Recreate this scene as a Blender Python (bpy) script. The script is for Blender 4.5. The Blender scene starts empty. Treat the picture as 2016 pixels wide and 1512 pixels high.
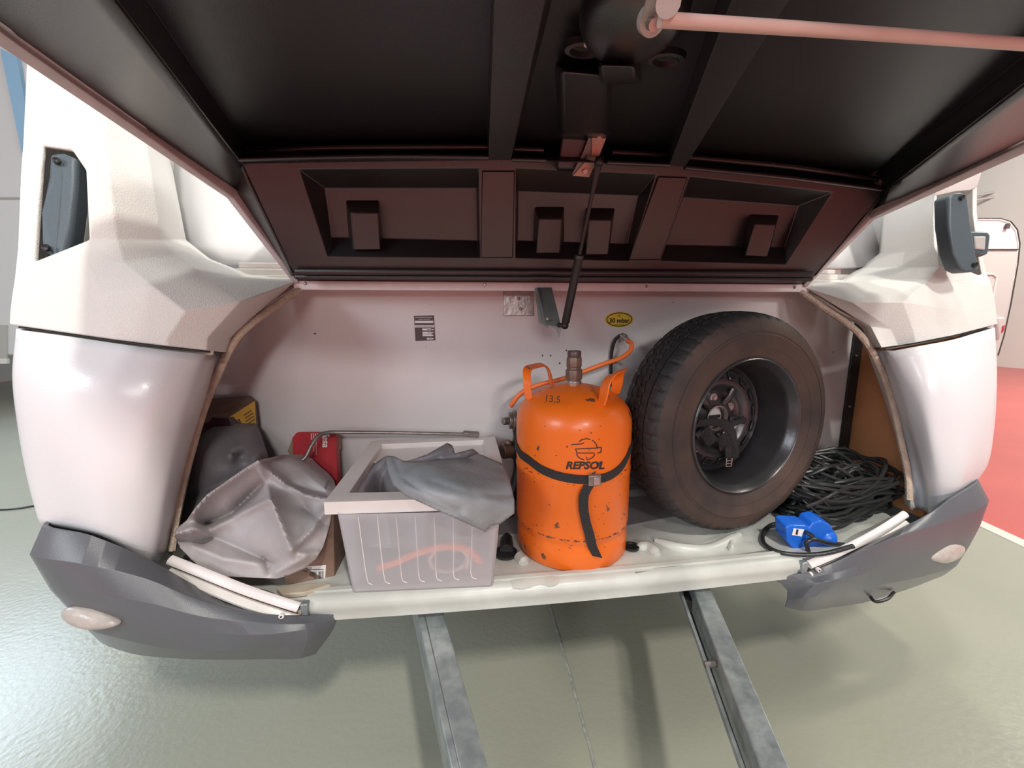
import bpy, bmesh, math, random
import numpy as np
from mathutils import Vector, Matrix, Euler, noise
from mathutils.geometry import delaunay_2d_cdt, tessellate_polygon
random.seed(4)
SC = bpy.context.scene
COL = SC.collection
PI = math.pi
rad = math.radians

# ---------------------------------------------------------------- camera
CAM = Vector((0, 0, 1.10)); F = 770.0
cd = bpy.data.cameras.new('camera'); cd.sensor_width = 36; cd.lens = 36*F/2016; cd.clip_start = .01
cam = bpy.data.objects.new('camera', cd); COL.objects.link(cam); SC.camera = cam
RM = (Euler((rad(81), 0, rad(-7))).to_matrix() @ Matrix.Rotation(rad(-.3), 3, 'Z'))
cam.matrix_world = Matrix.Translation(CAM) @ RM.to_4x4()

# ---------------------------------------------------------------- world and lamps
W = bpy.data.worlds.new('hall_light'); SC.world = W; W.use_nodes = True
W.node_tree.nodes['Background'].inputs[0].default_value = (.86, .93, 1, 1)
W.node_tree.nodes['Background'].inputs[1].default_value = .18
def area(name, loc, target, size, power, color, sy=None):
    l = bpy.data.lights.new(name, 'AREA'); l.energy = power; l.color = color
    l.shape = 'RECTANGLE'; l.size = size; l.size_y = sy or size
    o = bpy.data.objects.new(name, l); COL.objects.link(o); o.location = loc
    o.rotation_euler = (Vector(target)-Vector(loc)).to_track_quat('-Z', 'Y').to_euler()
    return o
area('ceiling_lamp', (-.1, .1, 8.0), (0, .6, 0), .35, 135, (.97, .97, .92), .9)
area('side_ceiling_lamp', (2.4, .2, 8.0), (.8, .6, 0), .35, 135, (1, .95, .84), .9)
area('rear_ceiling_lamp', (.8, -2.4, 4.6), (.3, 1, .5), .18, 160, (1, .95, .86), .5)
area('far_hall_lamp', (1.6, -7.5, 4.2), (.4, 1.2, .7), 1.2, 200, (1, .96, .93), .6)
area('locker_fill_lamp', (-.6, -6.5, 2.6), (.4, 1.2, .9), 2.5, 95, (1, .95, .93), 1.2)  # added front fill to lift the locker interior, not a known hall source
area('background_fill', (8, 2.5, 5.6), (9.5, 6, 1), 1.5, 500, (1, .97, .9), 1.5)  # added fill that brightens the far right wall
area('daylight_door', (-6.0, 3.2, 3.2), (-.4, .5, .4), 2.4, 120, (.78, .89, 1), 1.8)
area('daylight_window', (-4.5, -3.0, 3.0), (-.4, .9, .8), 2.0, 130, (.85, .93, 1), 1.5)
area('bright_window', (-5.3, 4.6, 3.2), (-.8, 1.0, .2), 1.3, 55, (.66, .83, 1), 1.1)
area('right_ceiling_lamp', (5.5, 0.5, 4.8), (2, 1.5, 0), 1.0, 120, (1, .95, .85), 1.0)
SC.view_settings.view_transform = 'Standard'; SC.view_settings.look = 'None'
SC.view_settings.gamma = 1; SC.view_settings.use_curve_mapping = False
SC.view_settings.exposure = 0.0

# ---------------------------------------------------------------- helpers
def ray(px, py): return RM @ Vector(((px-1008)/F, -(py-756)/F, -1))
def at(px, py, Y=None, X=None, Z=None):
    d = ray(px, py)
    t = (Y-CAM.y)/d.y if Y is not None else (X-CAM.x)/d.x if X is not None else (Z-CAM.z)/d.z
    return CAM + d*t
def onp(px, py, pl, off=0):
    p0, n = pl; p0 = p0 + n*off; d = ray(px, py)
    return CAM + d*((p0-CAM).dot(n)/d.dot(n))
def A3(l): return [at(p[0], p[1], p[2]) for p in l]

MATS = {}
def mat(name, col, rough=.5, metal=0, bump=0, bscale=40, var=0, vscale=6, spec=.5, col2=None, coat=0, sheen=0, trans=0, detail=4):
    m = bpy.data.materials.new(name); m.use_nodes = True; nt = m.node_tree; b = nt.nodes['Principled BSDF']
    b.inputs['Base Color'].default_value = (*col, 1); b.inputs['Roughness'].default_value = rough
    b.inputs['Metallic'].default_value = metal; b.inputs['Specular IOR Level'].default_value = spec
    b.inputs['Coat Weight'].default_value = coat; b.inputs['Coat Roughness'].default_value = .15
    b.inputs['Transmission Weight'].default_value = trans
    if var or col2 or bump:
        tc = nt.nodes.new('ShaderNodeTexCoord')
    if var or col2:
        n = nt.nodes.new('ShaderNodeTexNoise'); n.inputs['Scale'].default_value = vscale; n.inputs['Detail'].default_value = detail
        nt.links.new(tc.outputs['Object'], n.inputs['Vector'])
        r = nt.nodes.new('ShaderNodeValToRGB')
        r.color_ramp.elements[0].position = .38; r.color_ramp.elements[1].position = .66
        c2 = col2 or tuple(c*(1-var) for c in col)
        r.color_ramp.elements[0].color = (*c2, 1); r.color_ramp.elements[1].color = (*col, 1)
        nt.links.new(n.outputs['Fac'], r.inputs['Fac']); nt.links.new(r.outputs['Color'], b.inputs['Base Color'])
    if bump:
        n2 = nt.nodes.new('ShaderNodeTexNoise'); n2.inputs['Scale'].default_value = bscale; n2.inputs['Detail'].default_value = 3
        nt.links.new(tc.outputs['Object'], n2.inputs['Vector'])
        bp = nt.nodes.new('ShaderNodeBump'); bp.inputs['Strength'].default_value = bump; bp.inputs['Distance'].default_value = .01
        nt.links.new(n2.outputs['Fac'], bp.inputs['Height']); nt.links.new(bp.outputs['Normal'], b.inputs['Normal'])
    return m
M = dict(
    white=mat('white_gelcoat', (.74, .74, .77), .28, bump=.05, bscale=260, coat=.2),
    cream=mat('textured_cream_shell', (.74, .735, .705), .36, bump=.25, bscale=420),
    wall=mat('locker_wall_board', (.70, .655, .655), .5, bump=.05, bscale=90, var=.10, vscale=3),
    liner=mat('black_moulded_plastic', (.018, .018, .020), .30, bump=.12, bscale=900, spec=.8),
    bumper=mat('grey_plastic_bumper', (.105, .11, .125), .33, bump=.08, bscale=700, spec=.5),
    handle=mat('dark_grey_handle', (.075, .105, .125), .42, bump=.1, bscale=500),
    trim=mat('lavender_lid_edge', (.56, .49, .50), .45, var=.12, vscale=30),
    strip=mat('white_hinge_strip', (.83, .77, .77), .35, var=.08, vscale=25),
    tray=mat('moulded_locker_tray', (.60, .61, .57), .36, bump=.12, bscale=30, var=.2, vscale=7),
    mat_=mat('grey_floor_lining', (.25, .245, .25), .6, bump=.2, bscale=60, var=.15, vscale=9),
    seal=mat('beige_foam_seal', (.62, .49, .39), .8, bump=.5, bscale=160, var=.22, vscale=40),
    jamb=mat('beige_jamb', (.60, .535, .48), .5, var=.15, vscale=14),
    wood=mat('brown_wood_board', (.52, .22, .095), .5, bump=.08, bscale=50, var=.12, vscale=5),
    black=mat('black_plastic', (.018, .018, .020), .38),
    rubber=mat('tyre_rubber', (.026, .024, .026), .62, bump=.2, bscale=120, var=.25, vscale=9),
    side=mat('dusty_tyre_sidewall', (.082, .05, .038), .7, bump=.15, bscale=60, col2=(.034, .025, .023), vscale=5),
    rim=mat('black_steel_rim', (.085, .08, .085), .30, metal=.55, bump=.06, bscale=40, var=.3, vscale=12),
    galv=mat('galvanised_steel', (.42, .455, .46), .42, metal=.45, bump=.25, bscale=35, col2=(.24, .275, .285), vscale=22, detail=8),
    zinc=mat('zinc_plate', (.55, .50, .48), .33, metal=.75, bump=.15, bscale=60, var=.25, vscale=30),
    dzinc=mat('dark_zinc_arm', (.25, .29, .28), .38, metal=.25, bump=.1, bscale=40, var=.3, vscale=8),
    steel=mat('worn_steel', (.33, .30, .28), .4, metal=.7, var=.3, vscale=30),
    brass=mat('dull_brass_valve', (.22, .155, .12), .42, metal=.55, var=.2, vscale=30),
    ohose=mat('orange_rubber_hose', (.92, .20, .045), .42),
    cloth=mat('grey_vinyl_cover', (.53, .49, .50), .5, bump=.15, bscale=45, var=.2, vscale=5),
    cloth2=mat('dark_grey_vinyl_cover', (.20, .19, .205), .5, bump=.15, bscale=45, var=.2, vscale=5),
    cloth3=mat('blue_grey_vinyl_cover', (.335, .36, .385), .48, bump=.15, bscale=60, var=.25, vscale=8),
    card=mat('brown_cardboard', (.25, .155, .115), .8, bump=.2, bscale=60, var=.3, vscale=15),
    card2=mat('tan_cardboard', (.42, .31, .22), .8, var=.3, vscale=15),
    red=mat('red_carton', (.56, .035, .05), .45, var=.25, vscale=15),
    yellow=mat('yellow_carton', (.78, .46, .06), .5, var=.12, vscale=15),
    paper=mat('white_paper', (.8, .78, .77), .6),
    ink=mat('black_ink', (.03, .022, .022), .5),
    dink=mat('brown_ink', (.075, .045, .05), .5),
    stick=mat('yellow_sticker', (.83, .60, .04), .45, var=.12, vscale=50),
    cable=mat('black_rubber_cable', (.020, .022, .022), .36, bump=.1, bscale=100),
    blue=mat('blue_plastic', (.012, .13, .62), .3, bump=.1, bscale=60),
    lamp=mat('frosted_marker_lens', (.50, .45, .42), .3, bump=.3, bscale=40, var=.2, vscale=25),
    winf=mat('white_front_panel', (.72, .72, .735), .2, coat=.3),
    rail=mat('white_alloy_rail', (.74, .70, .66), .3, var=.08, vscale=20),
    pinkbounce=mat('rod_with_red_bounce', (.64, .47, .42), .35, var=.12, vscale=20),  # pink is the floor's red bounce put into the base colour
    strap=mat('black_webbing', (.022, .020, .022), .6, bump=.5, bscale=300),
    yrope=mat('clear_hose', (.62, .50, .42), .35),
    gwood=mat('pale_wood_offcut', (.50, .43, .33), .7, var=.2, vscale=20),
    bwhite=mat('far_caravan_white', (.80, .78, .74), .4),
    bgrey=mat('far_caravan_grey', (.50, .49, .47), .5),
    shadowgap=mat('dark_joint', (.06, .055, .05), .8),
)
# orange bottle paint with chips
def bottle_mat():
    m = mat('chipped_orange_paint', (.86, .17, .012), .36, coat=.15); nt = m.node_tree; b = nt.nodes['Principled BSDF']
    tc = nt.nodes.new('ShaderNodeTexCoord')
    n = nt.nodes.new('ShaderNodeTexNoise'); n.inputs['Scale'].default_value = 34; n.inputs['Detail'].default_value = 6
    nt.links.new(tc.outputs['Object'], n.inputs['Vector'])
    sp = nt.nodes.new('ShaderNodeSeparateXYZ'); nt.links.new(tc.outputs['Object'], sp.inputs[0])
    mr = nt.nodes.new('ShaderNodeMapRange'); mr.inputs['From Min'].default_value = .07; mr.inputs['From Max'].default_value = .0
    mr.inputs['To Min'].default_value = 0; mr.inputs['To Max'].default_value = .075; nt.links.new(sp.outputs['Z'], mr.inputs['Value'])
    ad = nt.nodes.new('ShaderNodeMath'); ad.operation = 'ADD'; nt.links.new(n.outputs['Fac'], ad.inputs[0]); nt.links.new(mr.outputs[0], ad.inputs[1])
    r = nt.nodes.new('ShaderNodeValToRGB'); e = r.color_ramp.elements
    e[0].position = .668; e[0].color = (.86, .165, .012, 1); e[1].position = .684; e[1].color = (.13, .06, .04, 1)
    nt.links.new(ad.outputs[0], r.inputs['Fac'])
    n2 = nt.nodes.new('ShaderNodeTexNoise'); n2.inputs['Scale'].default_value = 4
    nt.links.new(tc.outputs['Object'], n2.inputs['Vector'])
    mx = nt.nodes.new('ShaderNodeMix'); mx.data_type = 'RGBA'; mx.blend_type = 'MULTIPLY'; mx.inputs[0].default_value = .35
    nt.links.new(r.outputs['Color'], mx.inputs[6]); nt.links.new(n2.outputs['Color'], mx.inputs[7])
    nt.links.new(r.outputs['Color'], b.inputs['Base Color'])
    return m
M['orange'] = bottle_mat()
def box_plastic():
    m = bpy.data.materials.new('frosted_clear_plastic'); m.use_nodes = True; nt = m.node_tree
    b = nt.nodes['Principled BSDF']; out = nt.nodes['Material Output']
    b.inputs['Base Color'].default_value = (.95, .95, 1, 1); b.inputs['Roughness'].default_value = .33
    tl = nt.nodes.new('ShaderNodeBsdfTranslucent'); tl.inputs[0].default_value = (.95, .95, 1, 1)
    rf = nt.nodes.new('ShaderNodeBsdfRefraction'); rf.inputs['Color'].default_value = (.97, .95, .95, 1); rf.inputs['Roughness'].default_value = .16; rf.inputs['IOR'].default_value = 1.03
    m1 = nt.nodes.new('ShaderNodeMixShader'); m1.inputs[0].default_value = .45
    nt.links.new(b.outputs[0], m1.inputs[1]); nt.links.new(tl.outputs[0], m1.inputs[2])
    m2 = nt.nodes.new('ShaderNodeMixShader'); m2.inputs[0].default_value = .46
    nt.links.new(m1.outputs[0], m2.inputs[1]); nt.links.new(rf.outputs[0], m2.inputs[2])
    nt.links.new(m2.outputs[0], out.inputs['Surface'])
    return m
M['frost'] = box_plastic()
M['boxrim'] = mat('white_box_rim', (.80, .745, .72), .33, var=.05, vscale=10)

def link(name, me, m, parent=None):
    o = bpy.data.objects.new(name, me); COL.objects.link(o)
    if m is not None:
        me.materials.clear(); me.materials.append(M[m] if isinstance(m, str) else m)
    if parent: o.parent = parent
    return o
def fin(name, bm, m, parent=None, smooth=False, bevel=0, seg=2, sub=0, solid=0, normals=True, angle=40):
    if normals: bmesh.ops.recalc_face_normals(bm, faces=bm.faces)
    me = bpy.data.meshes.new(name); bm.to_mesh(me); bm.free()
    if parent is not None: me.transform(Matrix.Translation(-parent_world(parent)))
    o = link(name, me, m, parent)
    if solid:
        s = o.modifiers.new('solid', 'SOLIDIFY'); s.thickness = abs(solid); s.offset = -1 if solid > 0 else 1
    if bevel:
        b = o.modifiers.new('bevel', 'BEVEL'); b.width = bevel; b.segments = seg; b.limit_method = 'ANGLE'; b.angle_limit = rad(30)
    if sub:
        s = o.modifiers.new('sub', 'SUBSURF'); s.levels = sub; s.render_levels = sub
    if smooth or bevel:
        for p in me.polygons: p.use_smooth = True
        if not sub: me.set_sharp_from_angle(angle=rad(angle))
    return o
def parent_world(p):
    v = Vector((0, 0, 0))
    while p is not None: v = v + p.location; p = p.parent
    return v
def empty(name, loc, label, cat, group=None):
    o = bpy.data.objects.new(name, None); COL.objects.link(o); o.location = loc; o.empty_display_size = .05
    return tag(o, label, cat, group)
def tag(o, label, cat=None, group=None, kind=None):
    if label: o['label'] = label
    if cat: o['category'] = cat
    if group: o['group'] = group
    if kind: o['kind'] = kind
    return o
# mesh builders return bmesh
def B(): return bmesh.new()
def addbox(bm, c, s, rot=None):
    mt = Matrix.Translation(Vector(c)) @ ((rot.to_4x4()) if rot is not None else Matrix.Identity(4)) @ Matrix.Diagonal((*s, 1))
    bmesh.ops.create_cube(bm, size=1, matrix=mt); return bm
def addface(bm, pts):
    return bm.faces.new([bm.verts.new(p) for p in pts])
def prism(bm, pts, vec):
    a = [bm.verts.new(p) for p in pts]; b = [bm.verts.new(Vector(p)+Vector(vec)) for p in pts]; n = len(pts)
    bm.faces.new(a); bm.faces.new(b[::-1])
    for i in range(n): bm.faces.new((a[i], b[i], b[(i+1) % n], a[(i+1) % n]))
    return bm
def frustum(bm, fr, bk):
    a = [bm.verts.new(p) for p in fr]; b = [bm.verts.new(p) for p in bk]; n = len(fr)
    bm.faces.new(a)
    for i in range(n): bm.faces.new((a[i], b[i], b[(i+1) % n], a[(i+1) % n]))
    return bm
def cat(pts, k=6, closed=False):
    """centripetal Catmull-Rom, so uneven spacing does not overshoot"""
    pts = [Vector(p) for p in pts]; n = len(pts); out = []
    for i in range(n if closed else n-1):
        if closed: p0, p1, p2, p3 = pts[(i-1) % n], pts[i], pts[(i+1) % n], pts[(i+2) % n]
        else:
            p1, p2 = pts[i], pts[i+1]
            p0 = pts[i-1] if i > 0 else p1+(p1-p2); p3 = pts[i+2] if i+2 < n else p2+(p2-p1)
        t0 = 0; t1 = t0+max((p1-p0).length, 1e-6)**.5; t2 = t1+max((p2-p1).length, 1e-6)**.5; t3 = t2+max((p3-p2).length, 1e-6)**.5
        for j in range(k):
            t = t1+(t2-t1)*j/k
            a1 = p0*((t1-t)/(t1-t0))+p1*((t-t0)/(t1-t0)); a2 = p1*((t2-t)/(t2-t1))+p2*((t-t1)/(t2-t1)); a3 = p2*((t3-t)/(t3-t2))+p3*((t-t2)/(t3-t2))
            b1 = a1*((t2-t)/(t2-t0))+a2*((t-t0)/(t2-t0)); b2 = a2*((t3-t)/(t3-t1))+a3*((t-t1)/(t3-t1))
            out.append(b1*((t2-t)/(t2-t1))+b2*((t-t1)/(t2-t1)))
    if not closed: out.append(pts[-1])
    return out
def sweep(bm, path, rx, ry=None, seg=8, closed=False, up=(0, 0, 1), caps=True, taper=None):
    ry = ry or rx; rings = []; n = len(path); prev = Vector(up)
    for i, p in enumerate(path):
        a = path[(i-1) % n] if (closed or i > 0) else path[i]; b = path[(i+1) % n] if (closed or i < n-1) else path[i]
        t = (Vector(b)-Vector(a)).normalized()
        u = prev - t*prev.dot(t)
        if u.length < 1e-4: u = t.orthogonal()
        u.normalize(); v = t.cross(u); prev = u
        k = taper(i/(n-1)) if taper else 1
        rings.append([bm.verts.new(Vector(p)+(u*math.cos(2*PI*j/seg)*ry+v*math.sin(2*PI*j/seg)*rx)*k) for j in range(seg)])
    for i in range(n if closed else n-1):
        r0, r1 = rings[i], rings[(i+1) % n]
        for j in range(seg): bm.faces.new((r0[j], r0[(j+1) % seg], r1[(j+1) % seg], r1[j]))
    if caps and not closed: bm.faces.new(rings[0][::-1]); bm.faces.new(rings[-1])
    return bm
def ribbon(bm, path, w, th, side):
    """flat strap: width along side vectors"""
    n = len(path); rows = []
    for i, p in enumerate(path):
        s = Vector(side[i] if isinstance(side, list) else side).normalized()
        t = (Vector(path[min(i+1, n-1)])-Vector(path[max(i-1, 0)])).normalized()
        nn = t.cross(s).normalized()
        rows.append([bm.verts.new(Vector(p)+s*a*w/2+nn*b*th/2) for a, b in ((-1, -1), (1, -1), (1, 1), (-1, 1))])
    for i in range(n-1):
        for j in range(4): bm.faces.new((rows[i][j], rows[i][(j+1) % 4], rows[i+1][(j+1) % 4], rows[i+1][j]))
    bm.faces.new(rows[0][::-1]); bm.faces.new(rows[-1]); return bm
def lathe(bm, prof, seg=48, mt=None, close=False):
    """prof = [(r, h)], axis Z"""
    rings = []
    for r, h in prof:
        if r < 1e-5: rings.append([bm.verts.new((0, 0, h))])
        else: rings.append([bm.verts.new((r*math.cos(2*PI*j/seg), r*math.sin(2*PI*j/seg), h)) for j in range(seg)])
    L = len(rings)
    for i in range(L if close else L-1):
        a, b = rings[i], rings[(i+1) % L]
        for j in range(seg):
            j2 = (j+1) % seg
            if len(a) == 1 and len(b) == 1: continue
            if len(a) == 1: bm.faces.new((a[0], b[j2], b[j]))
            elif len(b) == 1: bm.faces.new((a[j], a[j2], b[0]))
            else: bm.faces.new((a[j], a[j2], b[j2], b[j]))
    if mt is not None: bmesh.ops.transform(bm, matrix=mt, verts=bm.verts)
    return bm
def cyl(bm, p, q, r, seg=16, r2=None):
    p, q = Vector(p), Vector(q); d = q-p
    mt = Matrix.Translation((p+q)/2) @ d.to_track_quat('Z', 'Y').to_matrix().to_4x4()
    bmesh.ops.create_cone(bm, cap_ends=True, segments=seg, radius1=r, radius2=r if r2 is None else r2, depth=d.length, matrix=mt); return bm
def grid(bm, rows, k=4, skip=None, lin=False):
    """rows of 3D points -> smooth surface; skip(i, j) leaves a control cell open"""
    R = [[Vector(p) for p in r] for r in rows]; nr, nc = len(R), len(R[0])
    def interp(l, kk):
        if lin:
            o = []
            for i in range(len(l)-1):
                for j in range(kk): o.append(l[i].lerp(l[i+1], j/kk))
            return o+[l[-1]]
        return cat(l, kk)
    H = [interp(r, k) for r in R]
    V = [interp([H[i][j] for i in range(nr)], k) for j in range(len(H[0]))]
    vs = [[bm.verts.new(V[j][i]) for j in range(len(V))] for i in range(len(V[0]))]
    for i in range(len(vs)-1):
        for j in range(len(vs[0])-1):
            if skip and skip(i//k, j//k): continue
            bm.faces.new((vs[i][j], vs[i][j+1], vs[i+1][j+1], vs[i+1][j]))
    bmesh.ops.delete(bm, geom=[v for v in bm.verts if not v.link_faces], context='VERTS')
    return bm
def inpoly(p, poly):
    c = False; n = len(poly)
    for i in range(n):
        a, b = poly[i], poly[(i+1) % n]
        if (a[1] > p[1]) != (b[1] > p[1]) and p[0] < (b[0]-a[0])*(p[1]-a[1])/(b[1]-a[1])+a[0]: c = not c
    return c
def plate(bm, outer, holes, fn):
    """flat plate with holes; fn maps 2D to 3D"""
    vs = [Vector(p) for p in outer]; ed = []; k = len(outer); ed += [(i, (i+1) % k) for i in range(k)]
    for h in holes:
        b = len(vs); vs += [Vector(p) for p in h]; ed += [(b+i, b+(i+1) % len(h)) for i in range(len(h))]
    v2, e2, f2, *_ = delaunay_2d_cdt(vs, ed, [], 0, 1e-5)
    bv = [bm.verts.new(fn(p[0], p[1])) for p in v2]
    for f in f2:
        c = ((v2[f[0]][0]+v2[f[1]][0]+v2[f[2]][0])/3, (v2[f[0]][1]+v2[f[1]][1]+v2[f[2]][1])/3)
        if inpoly(c, outer) and not any(inpoly(c, h) for h in holes): bm.faces.new([bv[i] for i in f])
    bmesh.ops.delete(bm, geom=[v for v in bm.verts if not v.link_faces], context='VERTS')
    return bm
def crumple(name, pts, m, parent=None, sub=2, amp=.006, fs=14, edges=(), outline=None, depth=.06, thick=.0025, seed=0, crease=(), smooth=7):
    """cloth over hand-placed points (px, py, Y): triangulated, refined, wrinkled, with its rim turned back"""
    v2 = [Vector((p[0], p[1])) for p in pts]
    vv, ee, ff, *_ = delaunay_2d_cdt(v2, list(edges)+([(outline[i], outline[(i+1) % len(outline)]) for i in range(len(outline))] if outline else []), [], 0, 1e-5)
    bm = B(); src = {}
    def near(p): return min(range(len(pts)), key=lambda i: (pts[i][0]-p[0])**2+(pts[i][1]-p[1])**2)
    idx = [near(p) for p in vv]; bv = [bm.verts.new(at(pts[i][0], pts[i][1], Z=-pts[i][2]) if pts[i][2] < 0 else at(*pts[i])) for i in idx]
    op = [(pts[i][0], pts[i][1]) for i in outline] if outline else None
    for f in ff:
        c = (sum(vv[i][0] for i in f)/3, sum(vv[i][1] for i in f)/3)
        if op and not inpoly(c, op): continue
        try: bm.faces.new([bv[i] for i in f])
        except ValueError: pass
    cl = bm.edges.layers.float.new('crease_edge')
    cs = {frozenset(e) for e in crease}
    for e in bm.edges:
        a, b = idx[bv.index(e.verts[0])], idx[bv.index(e.verts[1])]
        if frozenset((a, b)) in cs: e[cl] = .85
    be = [e for e in bm.edges if len(e.link_faces) == 1]
    r = bmesh.ops.extrude_edge_only(bm, edges=be)
    cen = sum((v.co for v in bm.verts), Vector())/len(bm.verts)
    for v in r['geom']:
        if isinstance(v, bmesh.types.BMVert): v.co += Vector(((cen.x-v.co.x)*.12, depth, (cen.z-v.co.z)*.12))
    bmesh.ops.delete(bm, geom=[v for v in bm.verts if not v.link_faces], context='VERTS')
    bmesh.ops.recalc_face_normals(bm, faces=bm.faces)
    me = bpy.data.meshes.new(name); bm.to_mesh(me); bm.free()
    o = link(name, me, m, None)
    s = o.modifiers.new('s', 'SUBSURF'); s.subdivision_type = 'SIMPLE'; s.levels = s.render_levels = 4
    s = o.modifiers.new('m', 'SMOOTH'); s.factor = .5; s.iterations = smooth
    dg = bpy.context.evaluated_depsgraph_get(); me2 = bpy.data.meshes.new_from_object(o.evaluated_get(dg))
    o.modifiers.clear(); o.data = me2; bpy.data.meshes.remove(me)
    off = Vector((seed*3.1, seed*1.7, 0))
    for v in me2.vertices:
        n = noise.noise(v.co*fs+off); n2 = abs(noise.noise(v.co*fs*.6-off))
        v.co += v.normal*(amp*n - amp*1.4*n2)
    sd = o.modifiers.new('solid', 'SOLIDIFY'); sd.thickness = thick; sd.offset = 0
    for p in me2.polygons: p.use_smooth = True
    me2.materials.clear(); me2.materials.append(M[m])
    if parent: o.parent = parent; me2.transform(Matrix.Translation(-parent_world(parent)))
    return o
def drape(name, outline, ctrl, folds, m, step=7, soft=500, depth=.05, amp=.003, fs=16, seed=0, thick=.002):
    """cloth sheet: outline in photo pixels, depth blended from ctrl (px, py, Y or -Z), sharp folds as (polyline, height, width px)"""
    C_ = [(p[0], p[1], (at(p[0], p[1], Z=-p[2]).y if p[2] < 0 else p[2])) for p in ctrl]
    def segd(p, a, b):
        ab = b-a; t = max(0, min(1, (p-a).dot(ab)/max(ab.length_squared, 1e-9))); return (p-(a+ab*t)).length, t
    F_ = [([Vector(q) for q in f[0]], f[1], f[2]) for f in folds]
    xm = sum(c[0] for c in C_)/len(C_); ym = sum(c[1] for c in C_)/len(C_)
    def basis(x, y):
        x = (x-xm)/120; y = (y-ym)/100; b = [1, x, y, x*x, x*y, y*y]
        return b+([x**3, x*x*y, x*y*y, y**3] if len(C_) >= 12 else [])
    A_ = np.array([basis(c[0], c[1]) for c in C_]); bb = np.array([c[2] for c in C_]); nb_ = A_.shape[1]
    w0 = np.linalg.solve(A_.T@A_+np.eye(nb_)*1e-3, A_.T@bb)
    def Y(p):
        v = float(np.dot(basis(p.x, p.y), w0))
        for pl_, h_, w_ in F_:
            best = min(segd(p, pl_[i], pl_[i+1])[0] for i in range(len(pl_)-1))
            e0 = min((p-pl_[0]).length, (p-pl_[-1]).length)
            v -= 1.6*h_*math.exp(-(math.sqrt(best*best+6)-2.4)/w_)
        q = Vector((p.x*.012+seed, p.y*.012, seed*.7)); v += amp*2*noise.noise(q*1.6)+amp*noise.noise(q*4)
        return v
    ol = []
    n = len(outline)
    for i in range(n):
        a, b = Vector(outline[i]), Vector(outline[(i+1) % n]); k = max(1, int((b-a).length/step))
        ol += [a.lerp(b, j/k) for j in range(k)]
    olt = [(p.x, p.y) for p in ol]; P = list(ol)
    x0, x1 = min(p.x for p in ol), max(p.x for p in ol); y0, y1 = min(p.y for p in ol), max(p.y for p in ol)
    y = y0; r_ = 0
    while y < y1:
        x = x0+(step/2 if r_ % 2 else 0)
        while x < x1:
            q = Vector((x, y))
            if inpoly(q, olt) and min((q-o).length for o in ol) > step*.6: P.append(q)
            x += step
        y += step*.87; r_ += 1
    L_ = len(ol)
    vv, ee, ff, *_ = delaunay_2d_cdt(P, [(i, (i+1) % L_) for i in range(L_)], [], 0, 1e-5)
    bm = B(); bv = [bm.verts.new(at(p[0], p[1], Y(Vector(p)))) for p in vv]
    for f in ff:
        c = (sum(vv[i][0] for i in f)/3, sum(vv[i][1] for i in f)/3)
        if inpoly(c, olt): bm.faces.new([bv[i] for i in f])
    be = [e for e in bm.edges if len(e.link_faces) == 1]
    cen = sum((v.co for v in bm.verts), Vector())/len(bm.verts)
    if depth:
        r = bmesh.ops.extrude_edge_only(bm, edges=be)
        for v in r['geom']:
            if isinstance(v, bmesh.types.BMVert): v.co += Vector(((cen.x-v.co.x)*.15, depth, (cen.z-v.co.z)*.15))
    bmesh.ops.delete(bm, geom=[v for v in bm.verts if not v.link_faces], context='VERTS')
    o = fin(name, bm, m, None, smooth=True, angle=80)
    sd = o.modifiers.new('solid', 'SOLIDIFY'); sd.thickness = thick; sd.offset = 0
    return o
def textmesh(s, size, shear=0, bold=0, align='CENTER'):
    c = bpy.data.curves.new('t', 'FONT'); c.body = s; c.size = size; c.shear = shear; c.offset = bold; c.align_x = align; c.align_y = 'CENTER'; c.resolution_u = 3
    o = bpy.data.objects.new('t', c); COL.objects.link(o)
    dg = bpy.context.evaluated_depsgraph_get(); me = bpy.data.meshes.new_from_object(o.evaluated_get(dg))
    bpy.data.objects.remove(o); bpy.data.curves.remove(c)
    return me
def textobj(name, s, fn, m, parent, size=1, shear=0, bold=0):
    """fn maps text-plane (x, y) to a point on the real surface"""
    me = textmesh(s, size, shear, bold)
    bm = B(); bm.from_mesh(me); bpy.data.meshes.remove(me)
    for v in bm.verts: v.co = fn(v.co.x, v.co.y)
    return fin(name, bm, m, parent, normals=False)

# ================================================================ setting
# ---- painted hall floor: grey-green bay, white line, red walkway
def floor_mat(name, col, col2, rough):
    return mat(name, col, rough, bump=.10, bscale=55, col2=col2, vscale=1.3, spec=.6)
M['bay'] = floor_mat('grey_green_floor_paint', (.37, .37, .30), (.34, .345, .28), .27)
M['redf'] = floor_mat('red_floor_paint', (.60, .105, .095), (.55, .09, .085), .3)
M['linep'] = mat('white_line_paint', (.72, .69, .62), .4)
def flat(name, pts, z, m, th=.02):
    bm = B(); prism(bm, [Vector((p[0], p[1], z)) for p in pts], (0, 0, -th)); return fin(name, bm, m)
tag(flat('floor', [(-14, -12), (14, -12), (14, 16), (-14, 16)], 0, 'bay', .1), None, kind='structure')
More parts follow.
